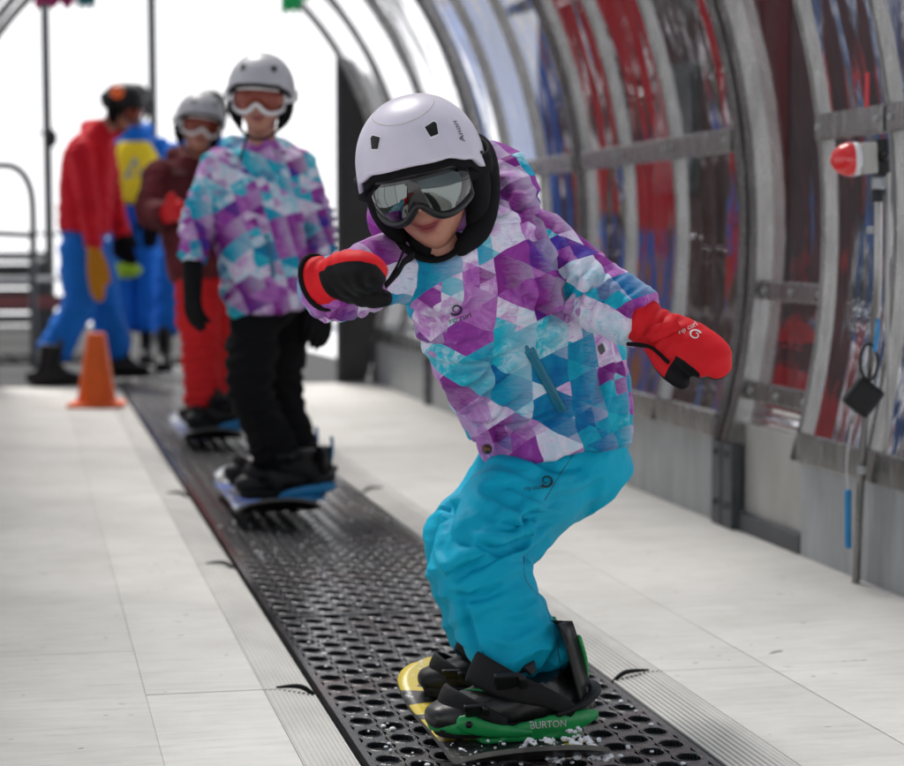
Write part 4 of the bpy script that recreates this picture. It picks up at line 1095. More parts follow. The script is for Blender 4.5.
# ================================================================== THE RIDER IN FRONT
def build_boy():
    root = empty('person', (-.03, 3.58, 0))
    tag(root, 'child in white helmet, mirrored goggles, patterned jacket and teal trousers crouching sideways on a board', 'person', 'people riding the belt')
    RTv = tuple(RT)
    # ---- trousers
    Fp = [at(572, 440, 3.60), at(560, 462, 3.60), at(526, 498, 3.505), at(480, 550, 3.38), at(491, 596, 3.345), at(512, 640, 3.31), at(529, 674, 3.265)]
    Fr = [.084, .100, .092, .085, .082, .080, .076]
    Bp = [at(548, 440, 3.64), at(535, 462, 3.65), at(498, 503, 3.63), at(464, 545, 3.60), at(474, 592, 3.58), at(489, 638, 3.55), at(498, 668, 3.54)]
    Br = [.085, .094, .084, .072, .072, .068, .064]
    pel = loft([at(556, 410, 3.60), at(560, 440, 3.60), at(568, 462, 3.60)], [(.112, .095), (.126, .108), (.120, .115)], ref=RTv, n=28, sub=5)
    me = remesh([loft(Fp, [(r, r*.95) for r in Fr], ref=RTv, n=28, sub=6, round_ends=(True, False)), loft(Bp, Br, ref=RTv, n=24, sub=6, round_ends=(True, False)), pel], .0038, 5)
    def dirp(a, b, Y=3.4): return at(*b, Y)-at(*a, Y)
    kp = at(528, 546, 3.42)
    fl = [(at(520, 540, 3.36), .075, dirp((500, 515), (515, 560)), .034, .013),      # bunching behind the knee
          (at(470, 515, 3.36), .085, dirp((440, 500), (490, 545)), .050, .010),      # slanting over the knee
          (at(480, 585, 3.33), .085, dirp((470, 560), (500, 620)), .046, .011),
          (at(530, 480, 3.45), .10, dirp((500, 470), (530, 520)), .060, .008),
          (at(545, 645, 3.33), .06, dirp((520, 640), (560, 665)), .040, .005),
          (at(478, 635, 3.36), .05, dirp((470, 620), (490, 660)), .032, .006),
          (at(445, 560, 3.70), .08, dirp((430, 540), (450, 590)), .040, .010),
          (at(490, 462, 3.5), .06, dirp((480, 440), (500, 480)), .036, .009),
          (at(590, 470, 3.55), .09, dirp((570, 430), (600, 500)), .055, .004),
          (at(505, 610, 3.32), .12, dirp((470, 600), (540, 615)), .085, .006)]
    folds(me, fl, seed=1, base=.003, creases=.002, drapes=((dirp((440, 480), (500, 540)), 15, 3.2, .010), (dirp((470, 560), (500, 640)), 13, 3.5, .008), (dirp((440, 600), (540, 590)), 11, 3, .006)), gain=1.15)
    ridges(me, [([(490, 446), (530, 456), (556, 468), (582, 466)], .009, -.010), ([(484, 503), (505, 514), (519, 524), (529, 536)], .010, .013),
                ([(462, 540), (480, 546), (502, 549), (530, 540)], .009, -.016), ([(503, 490), (530, 505), (558, 514)], .009, .010), ([(521, 518), (524, 534)], .006, -.010),
                ([(476, 455), (460, 485), (450, 510), (443, 540)], .009, -.018), ([(453, 582), (466, 570), (484, 562), (516, 552)], .010, -.016),
                ([(460, 597), (474, 598), (490, 594), (505, 587)], .009, -.014), ([(464, 602), (470, 625), (477, 650), (482, 672)], .008, -.014),
                ([(526, 694), (543, 672), (560, 646)], .008, -.012), ([(500, 615), (525, 612), (545, 598)], .010, .008), ([(470, 478), (500, 476), (535, 486)], .010, .009),
                ([(495, 640), (515, 644), (540, 630)], .009, .008), ([(436, 545), (440, 560), (450, 575)], .008, .010), ([(545, 490), (575, 486), (605, 470)], .010, .008)])
    tr = link('trousers', me, TEAL, root, True); tree = bvh(me)
    # side pocket zip, seams and printed mark on the hip
    e1, e2 = Vector(RT), Vector(UPV)
    def surf_line(pts, Y, r, nm, mt, par, tr_=None, lift=.0):
        P3 = []
        for x, y in catmull([(a, b, 0) for a, b in pts], 8)[:, :2]:
            o_ = Vector(C0); d = Vector(ray(x, y)).normalized(); h = (tr_ or tree).ray_cast(o_, d, 9)
            if h[0] is not None: P3.append(h[0]+h[1]*lift)
        if len(P3) > 2:
            v, f = loft(P3, [r]*len(P3), n=6, sub=1); return link(nm, mesh_from(v, f), mt, par, True)
    surf_line([(569, 438), (563, 450), (560, 457)], 3.5, .0050, 'pocket_zip', MAT['teal_trim'], tr, lift=-.0012)
    surf_line([(585, 436), (560, 475), (545, 500)], 3.5, .0014, 'seam', MAT['teal_trim'], tr, lift=-.0006)
    surf_line([(524, 556), (526, 580), (545, 605), (556, 640), (562, 676)], 3.5, .0014, 'seam', MAT['teal_trim'], tr, lift=-.0006)
    o_ = at(543, 482, 3.45)
    parts = [decal(*pf, o_, e1, e2, tree, .0032) for pf in (shift2(swirl2d(.0125), .004, .002, .2), shift2(text2d('rip curl', .0115), -.020, -.012, .06))]
    v, f = merge(*parts); link('printed_mark', mesh_from(v, f), BLACKT, tr)
    # ---- jacket
    T = [at(556, 444, 3.585), at(554, 434, 3.585), at(550, 412, 3.59), at(533, 368, 3.57), at(503, 312, 3.49), at(478, 266, 3.41), at(462, 236, 3.36), at(448, 216, 3.33)]
    Tr = [(.138, .146), (.142, .150), (.157, .152), (.164, .146), (.153, .136), (.140, .122), (.108, .096), (.070, .070)]
    torso = loft(T, Tr, ref=RTv, n=36, sub=6, round_ends=(False, True), sq=2.25)
    LA = [at(515, 246, 3.43), at(542, 258, 3.42), at(575, 282, 3.39), at(606, 302, 3.35), at(630, 313, 3.31), at(643, 319, 3.29)]
    lar = [.080, .076, .064, .058, .054, .050]
    RA = [at(418, 266, 3.38), at(390, 268, 3.34), at(355, 283, 3.28), at(331, 292, 3.22)]
    rar = [.066, .062, .054, .050]
    RF = [at(331, 292, 3.22), at(328, 286, 3.16), at(334, 282, 3.10)]
    arms = [loft(LA, lar, ref=RTv, n=24, sub=6, round_ends=(True, False)), loft(RA, rar, n=24, sub=6), loft(RF, [.050, .046, .041], n=20, sub=5, round_ends=(True, False))]
    # hood bunched round the back of the neck
    hood = loft([at(492, 246, 3.33), at(507, 215, 3.37), at(503, 182, 3.42), at(470, 165, 3.47), at(420, 175, 3.48), at(392, 215, 3.44), at(398, 246, 3.38)],
                [(.026, .040), (.040, .052), (.044, .055), (.045, .05), (.04, .05), (.036, .045), (.022, .03)], ref=(0, 0, 1), n=20, sub=6)
    collar = loft([at(447, 268, 3.36), at(442, 248, 3.33), at(440, 234, 3.31)], [(.098, .088), (.084, .080), (.078, .076)], ref=RTv, n=28, sub=5, round_ends=(True, False))
    hem = loft([at(556, 443, 3.585), at(555.5, 434, 3.585), at(555, 427, 3.585)], [(.143, .150), (.1455, .1525), (.143, .150)], ref=RTv, n=36, sub=4, round_ends=(False, False), sq=2.25)
    me = remesh([torso, hood, collar, hem]+arms, .0042, 4)
    la = at(640, 318, 3.3)-at(520, 246, 3.43)
    fl = [(at(560, 300, 3.36), .055, la+np.array([0, 0, .02]), .030, .012), (at(585, 292, 3.33), .05, la, .026, .009), (at(632, 313, 3.29), .035, la, .018, .007),
          (at(530, 250, 3.36), .055, dirp((500, 240), (550, 262)), .034, .009),
          (at(515, 290, 3.40), .06, dirp((490, 270), (520, 310)), .036, .009),
          (at(455, 300, 3.38), .08, dirp((440, 280), (470, 330)), .055, .006),
          (at(450, 350, 3.44), .09, dirp((440, 320), (470, 380)), .045, .008),
          (at(480, 400, 3.47), .09, dirp((460, 380), (500, 430)), .042, .008),
          (at(540, 340, 3.44), .09, dirp((520, 310), (550, 370)), .06, .006),
          (at(590, 380, 3.5), .08, dirp((560, 370), (620, 385)), .050, .008),
          (at(505, 205, 3.36), .07, dirp((490, 180), (510, 230)), .032, .009),
          (at(370, 280, 3.25), .06, dirp((395, 280), (330, 290)), .026, .008), (at(325, 295, 3.18), .05, dirp((395, 280), (330, 300)), .024, .009)]
    folds(me, fl, seed=2, base=.003, creases=.0015, drapes=((dirp((440, 300), (470, 360)), 18, 5, .009), (dirp((440, 300), (520, 300)), 16, 5, .008)), gain=1.8)
    # elastic gathers just above the hem
    c = vco(me); n_ = vno(me); up_t = np.array(at(548, 405, 3.6)-at(556, 440, 3.6)); up_t /= np.linalg.norm(up_t)
    q = c-np.array(at(556, 440, 3.6)); h = q@up_t; lat = q@RT; dep = q@np.array([FW[0], FW[1], 0])
    ang = np.arctan2(dep, lat); w = np.exp(-((h-.028)/.030)**2)*(np.abs(lat) < .2)
    g = np.sin(ang*34+2.5*perlin(c*10))*.5+np.sin(ang*19+1+2*perlin(c*8+4))*.5
    setco(me, c+n_*(w*.0042*g)[:, None])
    ridges(me, [([(430, 362), (455, 368), (490, 364), (520, 350)], .010, -.013), ([(455, 420), (490, 428), (530, 424), (570, 408)], .009, -.010), ([(498, 262), (518, 290), (545, 312), (575, 322)], .011, -.014),
                ([(520, 236), (540, 262), (548, 285)], .009, .011), ([(545, 250), (562, 272), (568, 300)], .009, -.011), ([(572, 262), (585, 285), (588, 312)], .008, .009), ([(598, 275), (606, 296), (604, 322)], .008, -.009),
                ([(622, 290), (628, 308), (624, 330)], .007, .008), ([(610, 350), (600, 380), (606, 412)], .009, -.009), ([(496, 180), (510, 200), (528, 215)], .009, -.010), ([(488, 225), (515, 222), (540, 228)], .009, .009),
                ([(425, 290), (440, 310), (455, 345)], .009, .008), ([(575, 345), (582, 375), (578, 405)], .008, .007)])
    jk = link('jacket', me, JACKET, root, True); jt = bvh(me)
    # zip, flaps, prints
    hz = jt.ray_cast(Vector(C0), Vector(ray(546, 381)).normalized(), 9); nz_ = Vector(-FW); ez = (e1*37-e2*63).normalized()
    gz = [(-.064+.128*i/24, (-.5+j/3)*.017) for j in range(4) for i in range(25)]; fz_ = [(j*25+i, j*25+i+1, (j+1)*25+i+1, (j+1)*25+i) for j in range(3) for i in range(24)]
    vz, fz_ = decal(gz, fz_, hz[0], ez, nz_.cross(ez), jt, .0030)
    zo = link('pocket_zip', mesh_from(vz, fz_), MAT['teal_tape'], jk, True); sz = zo.modifiers.new('solid', 'SOLIDIFY'); sz.thickness = .003
    vz, fz_ = decal([(-.060+.120*i/30, w_) for w_ in (-.0016, .0016) for i in range(31)], [(i, i+1, 32+i, 31+i) for i in range(30)], hz[0], ez, nz_.cross(ez), jt, .0042)
    link('zip_teeth', mesh_from(vz, fz_), MAT['teal_trim'], zo, True)
    h = jt.ray_cast(Vector(C0), Vector(ray(527, 348)).normalized(), 9)
    if h[0]:
        v, f = ellipsoid(h[0], (.0035, .0035, .007)); link('zip_pull', mesh_from(v, f), MAT['teal_trim'], jk, True)
    h = jt.ray_cast(Vector(C0), Vector(ray(487, 449)).normalized(), 9)
    # hem tab with press stud
    tb = loft([at(486, 424, 3.50), at(486, 440, 3.485), at(487, 452, 3.485)], [(.016, .006), (.018, .007), (.015, .006)], ref=RTv, n=14, sub=4)
    tbo = link('hem_tab', remesh([tb], .003, 2), JACKET, jk, True)
    v, f = loft([at(487, 449, 3.479), at(487, 449, 3.471)], [.0095, .0080], n=16, sub=1, ref=(1, 0, 0)); link('press_stud', mesh_from(v, f), MAT['bronze'], tbo, True)
    parts = [decal(*pf, at(456, 312, 3.35), e1, e2, jt, .0016) for pf in (shift2(swirl2d(.011), 0, .004, .1), shift2(text2d('rip curl', .0135), .008, -.014, .28))]
    v, f = merge(*parts); link('printed_mark', mesh_from(v, f), BLACKT, jk)
    P2 = [(-.008, -.008), (0, -.008), (.008, -.008), (-.008, 0), (0, 0), (.008, 0), (-.008, .008), (0, .008), (.008, .008)]; F2 = [(0, 1, 4, 3), (1, 2, 5, 4), (3, 4, 7, 6), (4, 5, 8, 7)]
    h = jt.ray_cast(Vector(C0), Vector(ray(601, 349)).normalized(), 9)
    nn = h[1]; t1_ = (e1+e2*.5); t1_ = (t1_-nn*t1_.dot(nn)).normalized()
    v, f = decal(P2, F2, h[0], t1_, nn.cross(t1_), jt, .0018); link('cloth_tag', mesh_from(v, f), BLACKT, jk)
    # black lining of the hood standing up beside the helmet
    ln_ = loft([at(462, 247, 3.245), at(480, 226, 3.27), at(487, 188, 3.32), at(478, 152, 3.39), at(440, 150, 3.44)], [(.014, .022), (.022, .034), (.022, .038), (.020, .034), (.012, .02)], ref=(1, 0, 0), n=16, sub=6)
    link('hood_lining', remesh([ln_], .004, 3), FOAM, jk, True)
    # neck warmer under the chin and the loose strap end
    nw = loft([at(446, 266, 3.34), at(442, 252, 3.325), at(439, 238, 3.32)], [(.064, .056), (.068, .062), (.064, .060)], ref=RTv, n=24, sub=4)
    link('neck_warmer', remesh([nw], .004, 3), BLACKCLOTH, root, True)
    # ---- head
    hc = Vector(at(423.5, 176, 3.27)); M = rotm(-18.5, 16, -12.5)
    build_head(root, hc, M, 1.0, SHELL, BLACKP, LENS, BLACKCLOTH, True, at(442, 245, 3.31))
    bb_ = [at(413, 256, 3.19), at(404, 262, 3.17), at(398, 272, 3.15), at(386, 285, 3.14)]
    v, f = loft(bb_, [(.003, .008)]*4, n=8, sub=6); link('loose_strap', mesh_from(v, f), BLACKCLOTH, root, True)
    v, f = loft([at(404, 250, 3.17), at(397, 266, 3.15), at(388, 281, 3.14)], [(.002, .0028)]*3, n=8, sub=6); link('loose_strap', mesh_from(v, f), BLACKCLOTH, root, True)
    # ---- mittens
    w1, t1 = at(655, 328, 3.28), at(729, 368, 3.20)
    o, (w, d, n, sdv, Lg) = mitten(root, w1, t1, Vector(FW)*.75-Vector(UPV)*.55, -Vector(UPV)+Vector(RT)*.3, .98, REDCLOTH, BLACKCLOTH)
    mt = bvh(o.data)
    # wrist flap and printed mark
    fp = [(a*.027, b*.013) for b in (-1, -.3, .3, 1) for a in (-1, -.5, 0, .5, 1)]
    ff = [(j*5+i, j*5+i+1, (j+1)*5+i+1, (j+1)*5+i) for j in range(3) for i in range(4)]
    # the flap is a folded strap: lifted quads with thickness
    v, f = decal(fp, ff, at(664, 330, 3.22), Vector(RT)*.83+Vector(UPV)*.42, Vector(UPV), mt, .0075)
    fme = mesh_from(v, f); fo = link('wrist_flap', fme, REDCLOTH, o, True); sm = fo.modifiers.new('solid', 'SOLIDIFY'); sm.thickness = .004
    parts = [decal(*pf, at(694, 333, 3.2), Vector(RT)*.9+Vector(UPV)*.30, Vector(UPV), mt, .0016) for pf in (shift2(swirl2d(.0105), .003, -.004, 2.6), shift2(text2d('rip curl', .0125), -.004, .007, .12))]
    v, f = merge(*parts); link('printed_mark', mesh_from(v, f), SILVERT, o)
    v, f = loft([at(628, 344, 3.26), at(640, 345, 3.24), at(652, 348, 3.24), at(668, 362, 3.22)], [.0035, .004, .003, .0035], n=8, sub=5); link('drawcord', mesh_from(v, f), BLACKCLOTH, o, True)
    w2, t2 = at(333, 279, 3.10), at(383, 266, 3.03)
    mitten(root, w2, t2, -Vector(FW)*.55-Vector(UPV)*.86, -Vector(UPV), .96, REDCLOTH, BLACKCLOTH, cuff=.030)
    # ---- boots on the board
    toe = Vector((-1, -.10, 0))
    a1 = Vector((-.008, 3.25, .115)); a2 = Vector((.018, 3.50, .112))
    lean1 = Vector((-.28, 0, 1))
    b1, P1, u1 = boot(root, a1, toe, 1.0, simple('boot_shell', (.014, .014, .015), .38, var=.7, vscale=24, bump=.2, bscale=120), BLACKR, lean1, top=.012, vox=.0045, zs=.8)
    b2, P2_, u2 = boot(root, a2, Vector((-1, .12, 0)), .92, BLACKP, BLACKR, lean1, top=.012, vox=.006, zs=.8)
    # green trim on the front boot: piping line and side panel
    bt_ = bvh(b1.data)
    v, f = loft([P1(.085, -.054, .022), P1(.145, -.044, .026), P1(.184, 0, .030), P1(.145, .044, .026), P1(.085, .054, .022)], [(.005, .013), (.006, .017), (.006, .018), (.006, .017), (.005, .013)], ref=(0, 1, 0), n=12, sub=8); link('toe_rand', mesh_from(v, f), GREENP, b1, True)
    surf_line([(452, 690), (490, 691), (520, 700), (535, 697)], 3.3, .0022, 'piping', GREENP, b1, bt_, .0005)
    surf_line([(425, 702), (430, 690), (445, 685)], 3.3, .0045, 'toe_trim', GREENP, b1, bt_, .0)
    v, f = loft([P1(.150, .050, .034), P1(.135, .054, .030), P1(.105, .060, .018), P1(.065, .063, .010), P1(.03, .063, .006)], [(.006, .011), (.007, .016), (.007, .013), (.006, .010), (.005, .007)], ref=(0, 1, 0), n=14, sub=6); tp = link('toe_guard', mesh_from(v, f), GREENP, b1, True)
    v, f = ellipsoid(P1(.138, .063, .031), (.006, .004, .006), None, 14, 8); link('screw', mesh_from(v, f), BLACKP, tp, True)
    surf_line([(470, 676), (480, 688), (500, 694)], 3.3, .0030, 'piping', GREENP, b1, bt_, .0)
    return root, (P1, u1, a1, toe), (P2_, u2, a2, Vector((-1, .12, 0)))
simple('teal_tape', (.004, .15, .24), .6); simple('teal_trim', (.006, .12, .20), .5); simple('bronze', (.10, .05, .025), .35, metal=.7); simple('lilac_trim', (.30, .22, .40), .6)
boy, fb, rb = build_boy()
br, zc = snowboard('snowboard', -.066, 2.94, 3.64, .250, .034, TOP_Y, BASEB, EDGE, 'small black and yellow snowboard with green bindings under the teal trousers')
for (P_, u_, a_, t_), txt in ((fb, 'BURTON'), (rb, None)):
    binding(br, P_, u_, a_, t_, 1.0 if txt else .9, BLACKP, GREENP, BLACKR, txt, hb_top=.155 if txt else .07)
rnd = random.Random(4)
sp = [((rnd.uniform(-.05, .058), rnd.uniform(2.99, 3.14), .050), rnd.uniform(.0016, .0055)) for _ in range(170)]+[((rnd.uniform(-.18, -.05), rnd.uniform(3.02, 3.18), .042), rnd.uniform(.0015, .004)) for _ in range(40)]
sp += [((rnd.uniform(.03, .07), rnd.uniform(3.12, 3.26), .048), rnd.uniform(.003, .007)) for _ in range(16)]+[((rnd.uniform(-.15, -.09), rnd.uniform(3.19, 3.26), .094), rnd.uniform(.002, .003)) for _ in range(8)]
snow_lumps('snow_crust', 'clumps of wet snow on the nose of the black and yellow snowboard', sp, 5)

# ================================================================== THE PEOPLE BEHIND
def figure(label, foot, J, k, jacket, trousers, group, seed, vox=.009, tk_=1.0):
    """J: joints in metres. k: girth. Returns root and the trunk meshes"""
    root = empty('person', foot); tag(root, label, 'person', group)
    RTv = tuple(RT)
    g = lambda r: r*k
    # trousers
    parts = [loft([J['waist'], (J['waist']+J['pelvis'])/2, J['pelvis']], [(g(.135), g(.105)), (g(.145), g(.115)), (g(.13), g(.115))], ref=RTv, n=24, sub=4)]
    fl = []
    for s in 'LR':
        h, kn, an = J['hip'+s], J['knee'+s], J['ank'+s]
        parts.append(loft([h, (h+kn)/2, kn, (kn+an)/2, an], [g(.092)*tk_, g(.094)*tk_, g(.084)*tk_, g(.082)*tk_, g(.084)*tk_], ref=RTv, n=20, sub=6, round_ends=(True, False)))
        fl += [(kn, g(.12), an-h, .05, .010), (an, g(.10), an-kn, .035, .011), ((h+kn)/2, g(.12), (kn-h)+np.array([.1, 0, 0]), .07, .007)]
    me = remesh(parts, vox, 4); folds(me, fl, seed=seed, base=.005, creases=.003, gain=2.3, drapes=(((1, 0, .5), 11, 3, .014), ((-.4, 0, 1), 12, 4, .010))); tr = link('trousers', me, trousers, root, True)
    # jacket
    w, c, n = J['hem'], J['chest'], J['neck']
    parts = [loft([w, w*.65+c*.35, c, c*.45+n*.55, n], [(g(.152), g(.155)), (g(.156), g(.148)), (g(.160), g(.130)), (g(.120), g(.095)), (g(.066), g(.066))], ref=RTv, n=28, sub=6, round_ends=(False, True), sq=2.2)]
    fl = [(w*.7+c*.3, g(.16), c-w, .08, .008), (c, g(.14), np.array([.4, 0, 1.]), .06, .006)]
    for s in 'LR':
        a, e, h = J['sh'+s], J['el'+s], J['wr'+s]
        parts.append(loft([a, (a+e)/2, e, (e+h)/2, h], [g(.076), g(.070), g(.062), g(.056), g(.052)], n=18, sub=6, round_ends=(True, False)))
        fl += [(e, g(.10), h-a, .034, .010), (h, g(.06), h-e, .025, .007), (a, g(.08), e-a, .04, .006)]
    parts.append(loft([n+np.array([g(.07), .02, -.03]), n+np.array([g(.085), .07, .01]), n+np.array([0, .12, .02]), n+np.array([-g(.085), .07, .01]), n+np.array([-g(.07), .02, -.03])], [(g(.035), g(.05))]*5, ref=(0, 0, 1), n=16, sub=5))
    me = remesh(parts, vox, 4); folds(me, fl, seed=seed+3, base=.005, creases=.003, gain=2.1, drapes=(((1, 0, .4), 11, 3, .012), ((.3, 0, 1), 13, 4, .010))); jk = link('jacket', me, jacket, root, True)
    return root, tr, jk
def jp(Y, **kw):
    out = {}
    for a, v in kw.items():
        out[a] = at(v[0], v[1], Y+(v[2] if len(v) > 2 else 0))
    return out

def board_under(cx, y0, y1, wd, top, label, feet, accent, boots_root, bootmat, lean, group='snowboards behind the leading one', s=1.08):
    b, _ = snowboard('snowboard', cx, y0, y1, wd, .034, top, BASEB, EDGE, label, group=None)
    for a, t in feet:
        bo, P_, u_ = boot(boots_root, a, t, s, bootmat, BLACKR, lean, top=.05, vox=.009)
        binding(b, P_, u_, a, t, s, BLACKP, accent, BLACKR, hb_top=.10)
    return b

# ---- girl in the same print jacket, black trousers
J = jp(6.38, waist=(262, 268), pelvis=(268, 300), hipL=(284, 308, .08), kneeL=(280, 388, .12), ankL=(298, 462, .12), hipR=(256, 308, 0), kneeR=(250, 390, -.08), ankR=(278, 464, -.10),
       hem=(268, 312), chest=(256, 200), neck=(261, 150), shL=(298, 168, .02), elL=(320, 225, .05), wrL=(318, 282, 0), shR=(220, 168, 0), elR=(197, 222, -.02), wrR=(193, 262, -.06))
kid2, tr2, jk2 = figure('girl in grey helmet and white goggles with patterned jacket and black trousers', (-.1, 6.4, 0), J, .87, JACKET, BLACKCLOTH, 'people riding the belt', 11)
build_head(kid2, at(261, 96, 6.33), rotm(-14, 6, 3), 1.0, SHELLG, WHITEP, LENSO, WHITEP, False, J['neck']+np.array([0, 0, -.02]))
glove(kid2, J['wrR']+np.array([0, 0, -.02]), (-.05, -.1, -1), (.9, .3, 0), -1, 1.12, BLACKCLOTH)
glove(kid2, J['wrL']+np.array([0, 0, -.02]), (.05, -.1, -1), (-.6, .8, 0), 1, 1.12, BLACKCLOTH)
v, f = loft([at(248, 133, 6.2), at(243, 150, 6.19), at(240, 160, 6.2)], [(.004, .012)]*3, n=8, sub=4); link('strap_end', mesh_from(v, f), BLACKCLOTH, kid2, True)
tree2 = bvh(jk2.data)
pz = []
for x, y in ((267, 236), (269, 250), (272, 266), (273, 276)):
    h = tree2.ray_cast(Vector(C0), Vector(ray(x, y)).normalized(), 12)
    if h[0]: pz.append(h[0])
v, f = loft(pz, [.0065]*len(pz), n=6, sub=3); link('pocket_zip', mesh_from(v, f), MAT['teal_trim'], jk2, True)
toe = Vector((-1, -.15, 0))
board_under(-.09, 5.98, 6.98, .27, TOP_B, 'blue and white snowboard with black bindings under the black trousers', [(Vector((.0, 6.28, .155)), toe), (Vector((0, 6.62, .155)), toe)], MAT['blue_plastic'], kid2, BLACKP, Vector((-.03, 0, 1)))

# ---- child in maroon jacket and red trousers
J = jp(8.75, waist=(205, 250), pelvis=(207, 275), hipL=(216, 280, .1), kneeL=(218, 340, .10), ankL=(214, 398, .25), hipR=(196, 280, -.05), kneeR=(200, 345, -.10), ankR=(204, 404, -.1),
       hem=(205, 278), chest=(192, 195), neck=(198, 157), shL=(225, 172, .05), elL=(238, 220, .05), wrL=(226, 250, -.1), shR=(160, 175, 0), elR=(150, 212, -.1), wrR=(166, 214, -.28))
kid3, tr3, jk3 = figure('child in maroon jacket and red trousers with orange goggles, behind the girl in black trousers', (-.05, 8.8, 0), J, .98, MAROON, REDPANT, 'people riding the belt', 21)
build_head(kid3, at(199, 124, 8.65), rotm(4, 2, 8), 1.0, SHELLG, WHITEP, LENSO, WHITEP, False, J['neck']+np.array([0, 0, -.02]))
mitten(kid3, at(170, 212, 8.45), at(184, 207, 8.33), -Vector(FW), Vector((0, 0, 1)), 1.0, REDCLOTH, REDPANT, vox=.008)
mitten(kid3, J['wrL'], J['wrL']+np.array([0, -.06, -.13]), Vector((-1, 0, 0)), Vector((0, -1, 0)), 1.0, REDCLOTH, BLACKCLOTH, vox=.008)
toe = Vector((-1, -.25, 0))
board_under(-.08, 8.30, 9.32, .27, TOP_B, 'blue and white snowboard under the red trousers', [(Vector((.02, 8.62, .155)), toe), (Vector((.02, 8.98, .155)), toe)], MAT['blue_plastic'], kid3, BLACKP, Vector((-.03, 0, 1)))

# ---- instructor in red jacket, blue trousers, seen from the side
def ski_boots(root, ank, t, mat, s=1.1):
    for a in ank:
        boot(root, a, t, s, mat, BLACKR, Vector(t)*.15+Vector((0, 0, 1)), top=.14, vox=.011)
J = jp(12.35, waist=(83, 212), pelvis=(84, 240), hipL=(92, 248, .12), kneeL=(104, 300, .10), ankL=(116, 352, .25), hipR=(78, 248, -.08), kneeR=(80, 302, -.1), ankR=(53, 354, -.15),
       hem=(84, 232), chest=(88, 162), neck=(103, 128), shL=(104, 148, .18), elL=(112, 195, .2), wrL=(122, 236, .1), shR=(80, 150, -.2), elR=(88, 205, -.26), wrR=(94, 248, -.28))
ins, tri, jki = figure('adult in red hooded jacket and blue trousers with black helmet, bending beside the belt', (-.45, 12.35, 0), J, 1.0, REDJACKET, BLUECLOTH, 'people at the far end of the belt', 31, vox=.012, tk_=1.22)
build_head(ins, at(123, 107, 12.3), rotm(62, 22, 0), 1.12, SHELLK, BLACKP, LENSO, BLACKCLOTH, False, J['neck']+np.array([0, 0, -.02]))
v, f = ellipsoid(at(117, 92, 12.15), (.04, .03, .04)); link('helmet_badge', mesh_from(v, f), ORANGE, ins, True)
mitten(ins, J['wrR'], at(99, 303, 12.05), Vector((.3, -1, 0)), Vector((1, 0, 0)), 1.1, LEATHER, LEATHER, vox=.01, cuff=.03)
glove(ins, J['wrL'], (.25, 0, -1), (.3, 1, 0), 1, 1.1, BLACKCLOTH, .01)
ski_boots(ins, [Vector(at(46, 370, 12.1)), Vector(at(116, 362, 12.6))], Vector((1, .1, 0)), BLACKP)

# ---- person in yellow bib
J = jp(13.6, waist=(132, 200), pelvis=(132, 225), hipL=(144, 232), kneeL=(146, 280), ankL=(146, 330), hipR=(122, 232), kneeR=(120, 280), ankR=(122, 330),
       hem=(133, 225), chest=(135, 160), neck=(134, 130), shL=(160, 146), elL=(168, 180), wrL=(150, 212, -.2), shR=(112, 146), elR=(108, 185), wrR=(120, 225, -.25))
yb, try_, jky = figure('person in yellow bib over blue jacket standing behind the red jacket', (-.05, 13.6, 0), J, 1.0, BLUECLOTH, BLUECLOTH, 'people at the far end of the belt', 41, vox=.012)
build_head(yb, at(135, 103, 13.55), rotm(-8, 8, 0), 1.0, SHELLK, BLACKP, LENSO, BLACKCLOTH, False, J['neck']+np.array([0, 0, -.02]))
bibm = loft([at(133, 205, 13.6), at(134, 180, 13.6), at(135, 158, 13.6), at(134.5, 142, 13.6)], [(.178, .165), (.182, .165), (.170, .158), (.115, .125)], ref=tuple(RT), n=28, sub=5, round_ends=(False, False), sq=2.3)
bo = link('bib', remesh([bibm], .012, 2), YELLOW, yb, True)
bt2 = bvh(bo.data)
tri2 = [(0, .075), (-.07, -.06), (.07, -.06), (0, .045), (-.043, -.042), (.043, -.042)]
v, f = decal(tri2, [(0, 1, 4, 3), (1, 2, 5, 4), (2, 0, 3, 5)], at(134, 168, 13.4), RT, UPV, bt2, .004); link('printed_mark', mesh_from(v, f), BLUEP, bo)
for a in ('wrL', 'wrR'): glove(yb, J[a], (.05, -.3, -1), (0, 1, 0), 1 if a == 'wrR' else -1, 1.35, BLACKCLOTH, .01)
v, f = ellipsoid(at(127, 270, 13.3), (.10, .06, .055)); me = remesh([(v, f)], .012, 2); folds(me, [(at(127, 270, 13.3), .1, (1, 0, 0), .04, .012)], seed=4)
link('knee_pad', me, LIME, yb, True)
ski_boots(yb, [Vector(at(122, 352, 13.5)), Vector(at(147, 350, 13.7))], Vector((-.1, -1, 0)), BLACKP)

# ---- person in blue mostly hidden behind the maroon jacket
J = jp(12.7, waist=(186, 205), pelvis=(184, 232), hipL=(196, 238), kneeL=(198, 285), ankL=(200, 332), hipR=(172, 238), kneeR=(167, 285), ankR=(166, 334),
       hem=(186, 225), chest=(194, 165), neck=(204, 138), shL=(220, 152), elL=(222, 185), wrL=(214, 215), shR=(176, 152), elR=(170, 185), wrR=(178, 215))
bl, trb, jkb = figure('person in blue suit and black helmet mostly hidden behind the maroon jacket', (.12, 12.7, 0), J, .95, BLUECLOTH, BLUECLOTH, 'people at the far end of the belt', 51, vox=.012)
build_head(bl, at(210, 112, 12.6), rotm(-10, 10, 0), 1.05, SHELLK, BLACKP, LENSO, BLACKCLOTH, False, J['neck']+np.array([0, 0, -.02]))
for a in ('wrL', 'wrR'): glove(bl, J[a], (.0, -.3, -1), (0, 1, 0), 1 if a == 'wrR' else -1, 1.1, BLACKCLOTH, .01)
